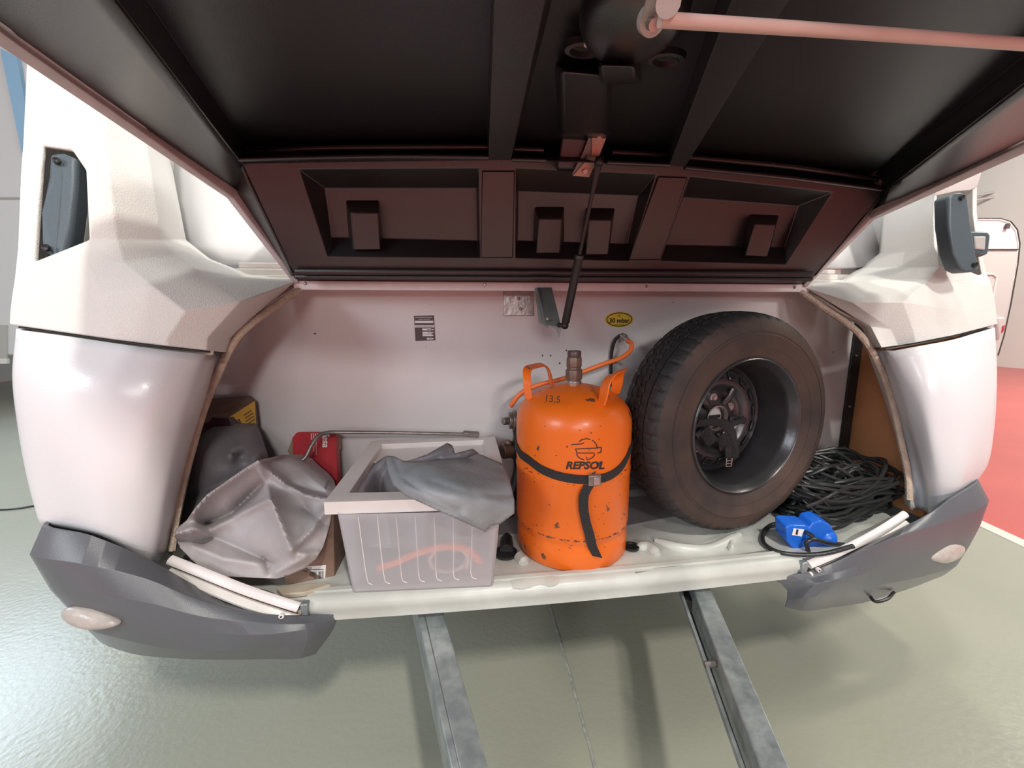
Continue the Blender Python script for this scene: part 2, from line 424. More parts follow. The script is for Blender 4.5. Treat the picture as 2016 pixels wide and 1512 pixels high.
# white line on the right runs from (1925,1035) to (2016,1080)
a = at(1925, 1035, Z=0); b = at(2016, 1078, Z=0); d = (b-a).normalized(); nn = Vector((-d.y, d.x, 0)); nn = nn if nn.x > 0 else -nn
la = a-d*9; lb = a+d*9; w = .075
tag(flat('floor', [la[:2], lb[:2], (lb+nn*w)[:2], (la+nn*w)[:2]], .003, 'linep', .003), 'white painted line beside the red floor', kind='structure')
tag(flat('floor', [(la+nn*w)[:2], (lb+nn*w)[:2], (lb+nn*14)[:2], (la+nn*14)[:2]], .002, 'redf', .002), 'red painted walkway right of the bay', kind='structure')
tag(flat('floor', [(-14, -12), (a.x-.3+.0, -12), (a.x-.3, -.5), (-14, -.5)], .0025, 'redf', .002), 'red painted walkway in front of the caravan', kind='structure')
# crack in the floor
cp = [at(x, y, Z=.001) for x, y in ((1079, 1180), (1095, 1235), (1110, 1290), (1126, 1340), (1140, 1400), (1155, 1450), (1170, 1512), (1180, 1560))]
bm = B(); ribbon(bm, [p+Vector((random.uniform(-.002, .002), 0, 0)) for p in cat(cp, 4)], .007, .002, (1, 0, 0))
tag(fin('trim_1', bm, mat('grey_joint_filler', (.42, .43, .40), .6, var=.35, vscale=60)), 'grey filled joint in the floor', kind='structure')

bm = B(); addbox(bm, (12.6, 3, 3), (.2, 26, 6.2)); tag(fin('wall_right', bm, mat('white_block_wall', (.78, .76, .71), .6, bump=.2, bscale=4)), None, kind='structure')
bm = B(); addbox(bm, (-9, 3, 3), (.2, 26, 6.2)); tag(fin('wall_left', bm, mat('white_hall_wall', (.9, .92, .95), .6)), None, kind='structure')
bm = B(); addbox(bm, (1.8, 15, 3), (21.8, .2, 6.2)); tag(fin('wall_back', bm, mat('white_far_wall', (.8, .8, .78), .6)), None, kind='structure')

# ================================================================ caravan
CR = empty('caravan', (.32, 1.6, 0), 'white caravan with grey bumpers and its front locker lid raised open', 'caravan')
cx = .32
def part(name, bm, m, parent=CR, label=None, **kw):
    o = fin(name, bm, m, parent, **kw)
    if label: o['label'] = label
    return o
BW = 1.275      # rear wall of the locker
FZ = .50       # locker floor
# rear wall and inner boxes
bm = B(); addbox(bm, (cx, BW+.015, .86), (2.30, .03, .80)); part('rear_wall', bm, 'wall', label='pinkish white back wall of the locker')
bm = B(); addbox(bm, (-.80, 1.14, .86), (.03, .25, .8)); part('side_wall', bm, 'wall')
WX = 1.452
bm = B(); addbox(bm, (WX+.01, 1.14, .80), (.02, .27, .66)); part('side_wall', bm, 'wood', label='brown wooden side board right of the wheel')
bm = B(); addbox(bm, (WX-.022, BW-.004, .865), (.040, .008, .61))
part('corner_strip', bm, 'black', label='black corner strip with screws', bevel=.002)
for py in (700, 800, 880):
    p = at(1690-(py-660)*.13, py, BW-.009); bm = B(); cyl(bm, p, p+Vector((0, -.004, 0)), .004, 10); part('screw', bm, 'zinc')
# body around the window behind the lid
# front window panel and rails
bm = B(); grid(bm, [A3([(300, 250, 1.50), (560, 250, 1.50), (1100, 300, 1.50), (1600, 300, 1.50), (1752, 300, 1.50)]),
                    A3([(345, 430, 1.38), (560, 430, 1.38), (1100, 430, 1.38), (1600, 430, 1.38), (1741, 430, 1.38)]),
                    A3([(400, 524, 1.30), (560, 526, 1.30), (1100, 532, 1.30), (1600, 532, 1.30), (1704, 530, 1.30)])], 3)
part('front_window_panel', bm, 'winf', smooth=True, solid=.02, label='glossy white front panel above the locker')
zt = at(560, 525, 1.28).z
for k, (z, r) in enumerate(((zt-.003, .010), (zt-.022, .012), (zt-.044, .016))):
    bm = B(); addbox(bm, (cx, 1.265-.012*k, z), (1.90, .06, r*1.6)); part('front_rail', bm, 'rail', bevel=.004)
bm = B(); addbox(bm, (cx, 1.30, zt-.03), (1.92, .02, .09)); part('rail_backing', bm, 'shadowgap')

# ---- shells. Rows run top to bottom, columns from the outer edge to the locker opening
XL, XR = -.85, 1.49
def lrow(spec):   # first column lies on the outer flank, the rest at given Y offsets from it
    (px, py) = spec[0]; a = at(px, py, X=XL)
    return [a] + [at(x, y, Y=(a.y+dy if dy < .6 else dy)) for x, y, dy in spec[1:]]
def rrow(spec):
    (px, py) = spec[0]; a = at(px, py, X=XR)
    return [a] + [at(x, y, Y=(a.y+dy if dy < .6 else dy)) for x, y, dy in spec[1:]]
L = [
 [(75, -60), (100, -60, .0), (150, -60, .0), (190, -60, .02), (240, -60, .10), (268, -60, .20), (285, -60, .35)],
 [(62, 250), (85, 250, .0), (150, 268, .0), (205, 262, .02), (277, 262, .10), (300, 262, .20), (318, 262, .33)],
 [(60, 290), (94, 293, .0), (148, 302, .0), (208, 300, .02), (282, 300, .10), (308, 302, .20), (320, 302, .33)],
 [(56, 340), (90, 340, .0), (172, 340, .0), (213, 340, .02), (289, 340, .10), (322, 340, .20), (332, 340, .33)],
 [(50, 490), (78, 520, .0), (180, 478, .0), (230, 476, .02), (312, 478, .10), (350, 476, .20), (358, 474, .33)],
 [(44, 550), (74, 540, .0), (165, 500, .0), (246, 522, .02), (345, 510, .11), (404, 519, .22), (410, 516, .33)],
 [(38, 590), (110, 585, .0), (205, 585, .0), (305, 570, .02), (400, 550, .12), (480, 552, 1.17), (486, 545, 1.24)],
 [(35, 617), (115, 622, .0), (222, 632, .0), (365, 616, .03), (465, 597, .10), (575, 557, 1.19), (579, 555, 1.21)],
 [(34, 632), (122, 643, .0), (230, 655, .0), (330, 667, .02), (402, 663, .06), (443, 659, 1.02), (452, 662, 1.06)],
 [(33, 641), (127, 655, .0), (232, 670, .0), (330, 682, .02), (400, 689, .06), (430, 692, 1.0), (441, 692, 1.05)],
]
def shell_fin(bm, label):
    o = part('corner_moulding', bm, 'cream', solid=.010, label=label)
    b = o.modifiers.new('bevel', 'BEVEL'); b.width = .016; b.segments = 4; b.limit_method = 'ANGLE'; b.angle_limit = rad(10)
    for p in o.data.polygons: p.use_smooth = True
    return o
rows = [lrow(r) for r in L]
back = [[r[0]+Vector((-.03, .45, 0)), r[0]+Vector((-.012, .03, 0))]+r for r in rows]
bm = B(); grid(bm, back, 1, skip=lambda i, j: (j == 3 and 2 <= i <= 3))
shell_fin(bm, label='cream textured corner moulding, left of the lid')
Rr = [
 [(1925, 250), (1903, 250, .0), (1870, 250, .0), (1845, 250, .0), (1792, 250, .10), (1762, 250, .20), (1752, 250, .33)],
 [(1921, 345), (1905, 345, .0), (1870, 350, .0), (1845, 350, .0), (1790, 350, .10), (1752, 350, .20), (1744, 350, .33)],
 [(1914, 368), (1902, 376, .0), (1874, 378, .0), (1845, 385, .0), (1790, 385, .10), (1750, 385, .20), (1742, 385, .33)],
 [(1915, 420), (1902, 420, .0), (1866, 420, .0), (1845, 430, .0), (1787, 430, .10), (1748, 430, .20), (1740, 430, .33)],
 [(1925, 500), (1912, 510, .0), (1870, 480, .0), (1846, 492, .0), (1787, 496, .10), (1742, 500, .20), (1735, 500, .33)],
 [(1932, 540), (1918, 545, .0), (1888, 532, .0), (1849, 528, .0), (1780, 531, .10), (1708, 532, .24), (1700, 528, .33)],
 [(1941, 560), (1925, 565, .0), (1898, 562, .0), (1826, 555, .02), (1735, 556, .12), (1665, 560, 1.17), (1660, 556, 1.24)],
 [(1949, 600), (1925, 607, .0), (1880, 612, .0), (1775, 598, .03), (1680, 597, .10), (1592, 568, 1.19), (1586, 566, 1.21)],
 [(1952, 625), (1925, 630, .0), (1872, 641, .0), (1795, 652, .03), (1752, 648, .06), (1720, 640, 1.03), (1712, 642, 1.07)],
 [(1954, 639), (1925, 647, .0), (1870, 661, .0), (1800, 674, .03), (1765, 680, .06), (1737, 684, 1.0), (1724, 683, 1.05)],
]
rowsR = [rrow(r) for r in Rr]
backR = [[r[0]+Vector((.03, .45, 0)), r[0]+Vector((.012, .03, 0))]+r for r in rowsR]
bm = B(); grid(bm, backR, 1, skip=lambda i, j: (j in (2, 3, 4) and 2 <= i <= 4))
shell_fin(bm, label='cream textured corner moulding, right of the lid')

# seam shadow gap (a thin dark bead recessed between moulding and panel)
def bead(name, pts, r, m, parent=CR, k=5, **kw):
    bm = B(); sweep(bm, cat(pts, k), r, seg=8); return part(name, bm, m, parent, smooth=True, **kw)
bead('joint', [p+Vector((0, .004, -.003)) for p in rows[-1]], .0022, 'shadowgap')
bead('joint_backing', [p+Vector((0, .030, -.004)) for p in rows[-1][:-2]], .012, 'jamb')
bead('joint', [p+Vector((0, .004, -.003)) for p in rowsR[-1]], .0022, 'shadowgap')
bead('joint_backing', [p+Vector((0, .030, -.004)) for p in rowsR[-1][:-2]], .012, 'jamb')
# lower side panels
def prow(side, spec):
    (px, py) = spec[0]; a = at(px, py, X=(XL if side < 0 else XR))
    return [a+Vector((side*.03, .45, 0)), a+Vector((side*.012, .03, 0)), a]+[at(x, y, Y=(a.y+dy if dy < .6 else dy)) for x, y, dy in spec[1:]]
LP = [
 [(32, 648), (120, 660, -.015), (235, 677, -.015), (330, 690, .005), (395, 697, .05), (412, 699, .10), (436, 699, 1.06)],
 [(24, 740), (110, 748, -.03), (220, 760, -.03), (310, 770, -.01), (365, 775, .03), (385, 778, .07), (410, 780, 1.03)],
 [(36, 850), (110, 855, -.03), (200, 865, -.03), (290, 880, -.01), (338, 885, .03), (356, 888, .07), (378, 890, 1.00)],
 [(55, 950), (120, 955, -.02), (200, 970, -.03), (270, 985, -.01), (314, 992, .02), (334, 996, .06), (354, 998, .97)],
 [(78, 1034), (130, 1043, -.01), (190, 1058, -.02), (250, 1084, -.01), (296, 1106, .02), (316, 1108, .06), (336, 1090, .95)],
]
bm = B(); grid(bm, [prow(-1, r) for r in LP], 5); part('side_panel', bm, 'white', smooth=True, solid=.012, angle=60, label='smooth white lower front panel, left')
RP = [
 [(1959, 645), (1925, 655, -.015), (1870, 670, -.015), (1800, 683, .005), (1750, 692, .05), (1736, 692, .09), (1722, 692, 1.06)],
 [(1963, 740), (1925, 750, -.03), (1870, 760, -.03), (1820, 770, -.01), (1783, 775, .03), (1768, 778, .07), (1752, 775, 1.03)],
 [(1958, 840), (1925, 850, -.03), (1880, 860, -.03), (1835, 870, -.01), (1808, 875, .03), (1795, 878, .07), (1782, 875, 1.00)],
 [(1946, 910), (1920, 925, -.02), (1890, 935, -.03), (1850, 945, -.01), (1824, 950, .02), (1812, 955, .06), (1797, 950, .97)],
 [(1925, 943), (1905, 965, -.01), (1880, 980, -.02), (1855, 995, -.01), (1831, 1010, .02), (1818, 1005, .06), (1798, 1000, .95)],
]
bm = B(); grid(bm, [prow(1, r) for r in RP], 5); part('side_panel', bm, 'white', smooth=True, solid=.012, angle=60, label='smooth white lower front panel, right')
# jambs into the locker
def jamb(pts, dx):
    f = [at(*p) for p in pts]; g = [p+Vector((dx, .03, 0)) for p in f]; h = [p+Vector((dx*2.5, .06, 0)) for p in f]
    bm = B(); grid(bm, [f, g, h], 4); return bm
JL = [(579, 560, 1.20), (500, 612, 1.10), (446, 663, 1.04), (437, 696, 1.05), (410, 780, 1.03), (378, 890, 1.0), (354, 998, .97), (334, 1092, .94)]
JR = [(1588, 570, 1.20), (1655, 612, 1.10), (1712, 645, 1.06), (1722, 688, 1.05), (1752, 775, 1.03), (1782, 875, 1.0), (1797, 950, .97), (1798, 1004, .94)]
part('opening_jamb', jamb(JL, -.02), 'jamb', smooth=True, solid=.006); part('opening_jamb', jamb(JR, .02), 'jamb', smooth=True, solid=.006)
# foam seals along the opening
SL = [(590, 570, 1.20), (545, 600, 1.13), (480, 650, 1.06), (455, 682, 1.04), (432, 730, 1.03), (402, 800, 1.01), (378, 880, .98), (360, 950, .96), (346, 1020, .94), (338, 1082, .93)]
SR = [(1575, 573, 1.20), (1620, 605, 1.13), (1682, 648, 1.06), (1708, 678, 1.04), (1735, 730, 1.03), (1758, 800, 1.01), (1776, 880, .98), (1788, 940, .96), (1790, 985, .94)]
for S_ in (SL, SR):
    bm = B(); sweep(bm, cat([at(*p) for p in S_], 5), .012, .009, seg=10); part('door_seal', bm, 'seal', smooth=True, label='beige foam door seal, '+('left' if S_ is SL else 'right'))

# ---- bumpers
def bumper(cols, flip, label):
    bm = B(); grid(bm, [cat(c, 4) for c in cols], 1) if False else grid(bm, list(map(list, zip(*[cat(list(r), 4) for r in zip(*cols)]))), 1, lin=True)
    o = part('front_bumper', bm, 'bumper', solid=.008, label=label)
    b = o.modifiers.new('bevel', 'BEVEL'); b.width = .006; b.segments = 3; b.limit_method = 'ANGLE'; b.angle_limit = rad(14)
    for p in o.data.polygons: p.use_smooth = True
    return o
LB = [  # columns outer -> inner, each top -> bottom : (px, py, Y)
  [(84, 1034, .815), (58, 1092, .80), (98, 1160, .80), (130, 1195, .80), (160, 1228, .82), (190, 1255, .90)],
 [(180, 1054, .80), (160, 1110, .77), (190, 1170, .76), (215, 1200, .765), (255, 1262, .78), (255, 1286, .86)],
 [(300, 1104, .82), (290, 1140, .78), (300, 1190, .765), (320, 1225, .77), (340, 1278, .78), (340, 1296, .85)],
 [(400, 1160, .83), (390, 1180, .79), (400, 1215, .77), (420, 1245, .775), (440, 1282, .78), (440, 1299, .84)],
 [(500, 1196, .83), (495, 1206, .79), (500, 1225, .775), (515, 1250, .76), (525, 1275, .78), (525, 1298, .83)],
 [(590, 1208, .83), (588, 1212, .80), (600, 1228, .78), (605, 1240, .775), (605, 1262, .78), (590, 1297, .80)],
 [(670, 1205, .83), (667, 1209, .82), (664, 1220, .82), (658, 1236, .82), (650, 1250, .82), (622, 1288, .82)],
]
bumper([[p+Vector((-.01, .3, .01)) for p in A3(LB[0])], [p+Vector((-.012, .04, 0)) for p in A3(LB[0])]]+[A3(c) for c in LB], False, 'dark grey plastic bumper corner, left')
RB = [
  [(1925, 942, .90), (1948, 985, .88), (1930, 1035, .88), (1912, 1068, .88), (1885, 1108, .90), (1865, 1122, .96)],
 [(1875, 980, .865), (1880, 1020, .845), (1872, 1060, .84), (1860, 1090, .84), (1842, 1128, .85), (1825, 1146, .90)],
 [(1830, 1010, .85), (1820, 1040, .82), (1812, 1080, .81), (1800, 1110, .81), (1785, 1142, .82), (1770, 1166, .87)],
 [(1765, 1043, .83), (1750, 1062, .79), (1740, 1100, .785), (1730, 1125, .79), (1715, 1155, .80), (1700, 1187, .85)],
 [(1680, 1083, .83), (1672, 1095, .79), (1670, 1120, .785), (1668, 1138, .77), (1655, 1168, .79), (1640, 1196, .84)],
 [(1595, 1117, .83), (1600, 1122, .80), (1612, 1135, .785), (1622, 1146, .77), (1590, 1176, .78), (1580, 1203, .81)],
 [(1518, 1135, .83), (1525, 1140, .82), (1538, 1150, .82), (1550, 1163, .82), (1549, 1180, .82), (1545, 1196, .82)],
]
bumper([[p+Vector((.01, .3, .01)) for p in A3(RB[0])], [p+Vector((.012, .04, 0)) for p in A3(RB[0])]]+[A3(c) for c in RB], True, 'dark grey plastic bumper corner, right')
# fog lamps: a lens set in each bumper, with the rim of the recess
def lens(c, u, v, n, label):
    bm = B(); bmesh.ops.create_uvsphere(bm, u_segments=28, v_segments=14, radius=1)
    for vv in bm.verts:
        x, y, z = vv.co; sx = 1 if x < 0 else 1.0
        vv.co = Vector(c)+Vector(u)*x+Vector(v)*y*(1-.45*max(0, x))+Vector(n)*z
    return part('marker_lamp', bm, 'lamp', smooth=True, label=label)
c = at(180, 1216, .775); lens(c, at(238, 1226, .765)-c, at(180, 1196, .775)-c, (0, -.018, 0), 'frosted marker lamp, left bumper')
c = at(1862, 1088, .85); lens(c, at(1825, 1096, .83)-c, at(1866, 1068, .85)-c, (0, -.018, 0), 'frosted marker lamp, right bumper')
for p in ((556, 1210, .788), (1609, 1120, .795)):
    bm = B(); q = at(*p); cyl(bm, q, q+Vector((0, -.006, 0)), .0055, 14); s = part('screw_cap', bm, 'strip')
    bm = B(); cyl(bm, q+Vector((0, -.005, 0)), q+Vector((0, -.0075, 0)), .002, 10); part('screw', bm, 'black', parent=s)

# ---- sill and floor tray
SLx, SRx = -.357, .842
TP = [(-.80, BW), (-.72, .95), (-.655, .865), (SLx-.02, .83), (SRx+.02, .825), (1.20, .885), (1.29, .95), (1.42, BW)]
bm = B(); prism(bm, [Vector((x, y, FZ)) for x, y in TP], (0, 0, -.035)); part('locker_tray', bm, 'tray', bevel=.004, label='pale grey moulded locker floor tray')
bm = B(); prism(bm, [Vector((x, y, FZ+.006)) for x, y in ((-.79, BW), (-.70, .96), (-.2, 1.02), (.45, 1.02), (.75, 1.08), (1.0, 1.02), (1.36, BW))], (0, 0, -.01)); part('floor_lining', bm, 'mat_', bevel=.003, label='dark grey lining at the back of the tray')
bm = B(); addbox(bm, (cx, BW-.035, FZ+.016), (2.1, .07, .03)); addbox(bm, (cx, BW-.012, FZ+.045), (2.1, .024, .03)); part('rear_ledge', bm, 'mat_', bevel=.003)
# front lip with rounded edge
pl = cat([Vector((SLx, .815, 0)), Vector((0, .803, 0)), Vector((.4, .80, 0)), Vector((SRx, .81, 0))], 8)
prof = [(.05, .0), (.02, .004), (.006, .001), (0, -.010), (-.002, -.020), (.004, -.030), (.004, -.05), (.05, -.05)]
bm = B(); g = [[bm.verts.new((p.x, p.y+a, FZ+b)) for a, b in prof] for p in pl]
for i in range(len(g)-1):
    for j in range(len(prof)): bm.faces.new((g[i][j], g[i+1][j], g[i+1][(j+1) % len(prof)], g[i][(j+1) % len(prof)]))
bm.faces.new(g[0]); bm.faces.new(g[-1][::-1])
part('sill_edge', bm, 'tray', smooth=True, angle=50, label='pale front edge of the locker sill')
bm = B(); ribbon(bm, [p+Vector((0, .032, FZ+.004)) for p in pl], .012, .008, (0, 1, 0)); part('sill_bead', bm, 'tray', smooth=True)
# white trim strips down the slanted corners of the opening
for q, (S0, lab) in enumerate((([(335, 1102, .86), (400, 1128, .84), (480, 1160, .82), (550, 1184, .81), (588, 1196, .81)], 'white trim strip, left lower corner'),
            ([(1782, 1012, .88), (1740, 1040, .855), (1690, 1068, .83), (1640, 1092, .81), (1592, 1112, .805)], 'white trim strip, right lower corner'))):
    P = cat([at(*p) for p in S0], 6)
    bm = B(); sweep(bm, P, .010, .007, seg=10, up=(0, -.7, .7)); part('corner_trim', bm, 'strip', smooth=True, label=lab)
    bm = B(); sweep(bm, [p+Vector((0, -.008, -.024)) for p in P], .010, .006, seg=8, up=(0, -.7, .7)); part('lower_bead', bm, 'rail', smooth=True)
    bm = B(); ribbon(bm, [p+Vector((0, .01, -.022)) for p in P], .03, .006, (0, .3, 1)); part('trim_backing', bm, 'seal')
    e = P[-1]; bm = B(); addbox(bm, e+Vector((.012*(1 if q == 0 else -1), .004, -.006)), (.016, .016, .030)); part('end_clip', bm, 'galv', bevel=.003)
    # upright side closing the tray corner
    bm = B(); grid(bm, [P, [p+Vector((0, .03, -.02)) for p in P], [Vector((p.x, p.y+.07, FZ-.01)) for p in P]], 2); part('tray_corner', bm, 'mat_' if q == 0 else 'tray', smooth=True, solid=.005)
# moulded shapes in the tray: bottle rests, tabs
def mould(pts, h=.016, w=.02, name='bottle_rest'):
    P = cat([at(x, y, Z=FZ+h*.15) for x, y in pts], 6); n = len(P); bm = B()
    sweep(bm, P, w/2, h, seg=10, taper=lambda t: min(1, .55+3*min(t, 1-t))); return part(name, bm, 'tray', smooth=True)
mould([(1290, 1064), (1330, 1078), (1390, 1082), (1425, 1070), (1455, 1052)], .014, .03)
mould([(1255, 1078), (1275, 1076), (1295, 1092)], .014, .03)
mould([(1436, 1062), (1440, 1084)], .012, .018, 'tray_tab')
mould([(1020, 1094), (1034, 1110)], .016, .03)
mould([(1006, 1150), (1060, 1138), (1100, 1142)], .006, .05)
for (x, y, r) in ((1243, 1078, .020), (996, 1090, .03)):
    p = at(x, y, Z=FZ+.0025); bm = B(); lathe(bm, [(r, 0), (r, .006), (r*.86, .006), (r*.8, .001), (0, .0005)], 28, Matrix.Translation(p)); part('drain_hole', bm, 'black', smooth=True)
bm = B(); ribbon(bm, [at(x, y, Z=FZ+.002) for x, y in ((1250, 1128), (1400, 1103), (1510, 1085), (1525, 1084))], .006, .003, (0, 1, 0)); part('tray_groove', bm, 'mat_')

# ---- wall fittings
def wallq(x0, y0, x1, y1, Y=BW-.0015): return [at(x0, y0, Y), at(x1, y0, Y), at(x1, y1, Y), at(x0, y1, Y)]
def decalq(bm, q, th=.001): return prism(bm, q, (0, -th, 0))
bm = B(); decalq(bm, [at(815, 622, BW), at(854, 621, BW), at(857, 670, BW), at(818, 671, BW)], .0015); plq = part('rating_plate', bm, 'dink', label='dark rating label with white fields')
for x0, y0, x1, y1 in ((817, 631.5, 853, 636), (817, 640.5, 854.5, 644.5), (831.5, 646.5, 849, 650.5), (832, 653, 849.5, 657), (832, 658, 850, 662), (840.5, 665, 850.5, 668.7)):
    bm = B(); decalq(bm, wallq(x0, y0, x1, y1, BW-.0018), .0006); part('label_field', bm, 'paper', parent=plq)
for yy, x0, x1, mm in ((624.8, 818, 851, 'paper'), (628.6, 824, 847, 'wall'), (642.4, 819, 852, 'dink'), (648.8, 841, 848, 'dink'), (655.2, 842, 848, 'dink'), (667, 844, 850, 'dink')):
    bm = B(); x = x0
    while x < x1:
        l = random.uniform(1.5, 4.5); decalq(bm, wallq(x, yy-.6, min(x+l, x1), yy+.5, BW-.0026), .0004); x += l+.8
    part('small_print', bm, mm, parent=plq)
for yy, s_ in ((649, '%'), (655, '#'), (660.5, '%'), (667, '#')):
    bm = B(); decalq(bm, wallq(850.5, yy-1.2, 853.5, yy+1, BW-.0026), .0004); part('small_print', bm, 'paper', parent=plq)
c = at(1219, 629, BW-.001); ex = (at(1247, 629, BW-.001)-c).length; ez = (at(1219, 613.5, BW-.001)-c).length
def oval(k0, k1, m, y, th, parent, name):
    bm = B(); n = 40
    o_ = [bm.verts.new(c+Vector((math.cos(2*PI*i/n)*ex*k0, y, math.sin(2*PI*i/n)*ez*k0))) for i in range(n)]
    if k1 == 0: bm.faces.new(o_)
    else:
        k1y = k1-.05
        i_ = [bm.verts.new(c+Vector((math.cos(2*PI*i/n)*ex*k1, y, math.sin(2*PI*i/n)*ez*k1y))) for i in range(n)]
        for i in range(n): bm.faces.new((o_[i], o_[(i+1) % n], i_[(i+1) % n], i_[i]))
    o = part(name, bm, m, parent, solid=th, label='yellow oval pressure sticker' if name == 'pressure_sticker' else None); return o
stk = oval(1, 0, 'stick', 0, .0008, CR, 'pressure_sticker'); oval(.90, .84, 'ink', -.0012, .0005, stk, 'sticker_ring')
for s, dz, sz, bo in (('30 mbar', -.004, .0245, .0005), ('C', .0115, .013, .0003)):
    textobj('lettering', s, lambda x, y: c+Vector((x, -.0022, dz+y)), 'ink', stk, sz*.87, 0, bo)
for dz in (.021, -.0165):
    bm = B()
    for i in range(7):
        addbox(bm, c+Vector(((i-3)*.0052, -.0022, dz)), (.0042, .0004, .0012))
    part('small_print', bm, 'ink', parent=stk)
# hinge plate with rivets
bm = B(); decalq(bm, wallq(990, 560, 1050, 622, BW), .004); hp = part('fixing_plate', bm, 'zinc', bevel=.002, label='scuffed zinc plate with two rivets')
for p in ((1021, 588), (1025, 608)):
    bm = B(); lathe(bm, [(0, .005), (.004, .004), (.0055, 0)], 14, Matrix.Translation(at(*p, BW-.004)) @ Matrix.Rotation(PI/2, 4, 'X')); part('rivet', bm, 'steel', parent=hp, smooth=True)
# lower strut arm
fr = A3([(1058, 566, 1.18), (1086, 566, 1.18), (1105, 644, 1.06), (1094, 648, 1.06), (1076, 640, 1.06)])
bm = B(); prism(bm, fr, (.002, .006, 0)); prism(bm, A3([(1057, 566, 1.16), (1060, 566, 1.165), (1080, 645, 1.065), (1065, 634, 1.09)]), (-.003, .02, 0))
prism(bm, A3([(1094, 645, 1.058), (1106, 645, 1.058), (1101, 665, 1.058)]), (0, .003, 0))
arm = part('strut_arm', bm, 'dzinc', label='dark zinc arm holding the gas strut')
bm = B(); q = at(1077, 628, 1.066); cyl(bm, q, q+Vector((0, -.004, 0)), .0035, 12); part('rivet', bm, 'zinc', parent=arm)
# gas pipe on the wall
pp = [at(1203, 760, BW-.012), at(1203, 712, BW-.012), at(1205, 690, BW-.014), at(1212, 668, BW-.02), at(1222, 660, BW-.03), at(1229, 662, BW-.045)]
bm = B(); sweep(bm, cat(pp, 6), .0055, seg=10); gp = part('gas_pipe', bm, 'black', smooth=True, label='black gas pipe on the back wall')
bm = B(); q = at(1203, 712, BW-.012); addbox(bm, q, (.030, .016, .010)); cyl(bm, q+Vector((.012, -.006, 0)), q+Vector((.012, -.014, 0)), .005, 12); part('pipe_clip', bm, 'black', parent=gp, bevel=.002)
bm = B(); a_ = at(1224, 659, BW-.035); b_ = at(1236, 670, BW-.06); cyl(bm, a_, b_, .009, 6); cyl(bm, a_.lerp(b_, .3), a_.lerp(b_, .55), .0115, 12); part('pipe_union', bm, 'zinc', parent=gp, bevel=.001)
for (x, y, w_, h_) in ((620, 657, 7, 4), (1068, 700, 4, 5), (1084, 700, 5, 4), (1102, 715, 4, 6), (1115, 690, 4, 5), (1325, 595, 3, 3), (838, 683, 2, 2), (1640, 693, 3, 3), (847, 600, 2, 2)):
    bm = B(); decalq(bm, wallq(x-w_*.3, y-h_*.3, x+w_*.3, y+h_*.3, BW), .0008); part('scuff_mark', bm, 'ink')

# ---- hinge strip under the lid
z0 = at(580, 562, 1.20).z
bm = B(); addbox(bm, ((-.469+1.137)/2, 1.196, z0), (1.606, .012, .025)); hs = part('hinge_strip', bm, 'strip', bevel=.002, label='long white hinge strip under the lid')
for px_ in (601, 954, 1273, 1564):
    p = at(px_, 558+(px_-580)*.008, 1.190); bm = B(); lathe(bm, [(0, .003), (.003, .003), (.0052, 0)], 14, Matrix.Translation(p) @ Matrix.Rotation(PI/2, 4, 'X')); s = part('screw', bm, 'zinc', parent=hs, smooth=True)
bm = B(); addbox(bm, (cx, 1.24, z0+.006), (1.66, .09, .012)); part('hinge_shelf', bm, 'rail')

# ================================================================ lid
P1a, P1b = Vector((0, 1.19, 1.212)), Vector((0, 1.06, 1.50))
d1 = (P1b-P1a).normalized(); n1 = Vector((0, -d1.z, d1.y)); S1 = (P1a, n1)
d2 = Vector((0, -.993, .117)).normalized(); n2 = Vector((0, d2.z, d2.y)); n2 = n2 if n2.z < 0 else -n2; S2 = (P1b, n2)
def s1(l, o=0): return [onp(x, y, S1, o) for x, y in l]
def s2(l, o=0): return [onp(x, y, S2, o) for x, y in l]
lid = empty('locker_lid', CR.location*0, None, None); lid.parent = CR; lid.location = (0, -.4, 1.2)
lid['label'] = 'raised locker lid with black ribbed inner liner'
O1, O2 = .045, .04
W1 = [  # wells: front outline, back outline
 ([(588, 333), (942, 331), (945, 508), (645, 506)], [(640, 370), (938, 370), (940, 474), (652, 467)]),
 ([(1016, 331), (1292, 343), (1238, 514), (1015, 508)], [(1020, 376), (1256, 385), (1236, 480), (1018, 474)]),
 ([(1358, 347), (1640, 378), (1547, 521), (1300, 514)], [(1345, 388), (1571, 405), (1545, 487), (1311, 482)]),
]
bm = B()
plate(bm, [(478, 322), (1000, 315), (1340, 326), (1740, 375), (1604, 543), (1200, 541), (580, 538)], [w[0] for w in W1], lambda x, y: onp(x, y, S1, O1))
for fr_, bk_ in W1: frustum(bm, s1(bk_, 0), s1(fr_, O1))
prism(bm, s1([(478, 322), (1000, 315), (1340, 326), (1740, 375), (1604, 543), (1200, 541), (580, 538)], -.012), n1*-.004)
bmesh.ops.remove_doubles(bm, verts=bm.verts, dist=1e-5)
liner1 = part('inner_liner', bm, 'liner', parent=lid, bevel=.005, seg=3, label='glossy black front wall of the liner with three wells')
BUMPS = [
 ([(690, 418), (745, 418), (750, 493), (695, 493)], [(680, 392), (746, 392), (754, 472), (688, 490)]),
 ([(1061, 430), (1107, 430), (1103, 500), (1055, 500)], [(1052, 405), (1111, 405), (1111, 474), (1048, 492)]),
 ([(1160, 432), (1205, 432), (1198, 503), (1152, 503)], [(1152, 407), (1211, 408), (1202, 476), (1148, 494)]),
 ([(1487, 440), (1528, 442), (1510, 507), (1465, 505)], [(1476, 420), (1534, 422), (1518, 485), (1462, 492)]),
]
for fr_, bk_ in BUMPS:
    bm = B(); frustum(bm, s1(fr_, .04), s1(bk_, -.004)); part('latch_boss', bm, 'liner', parent=lid, bevel=.004)
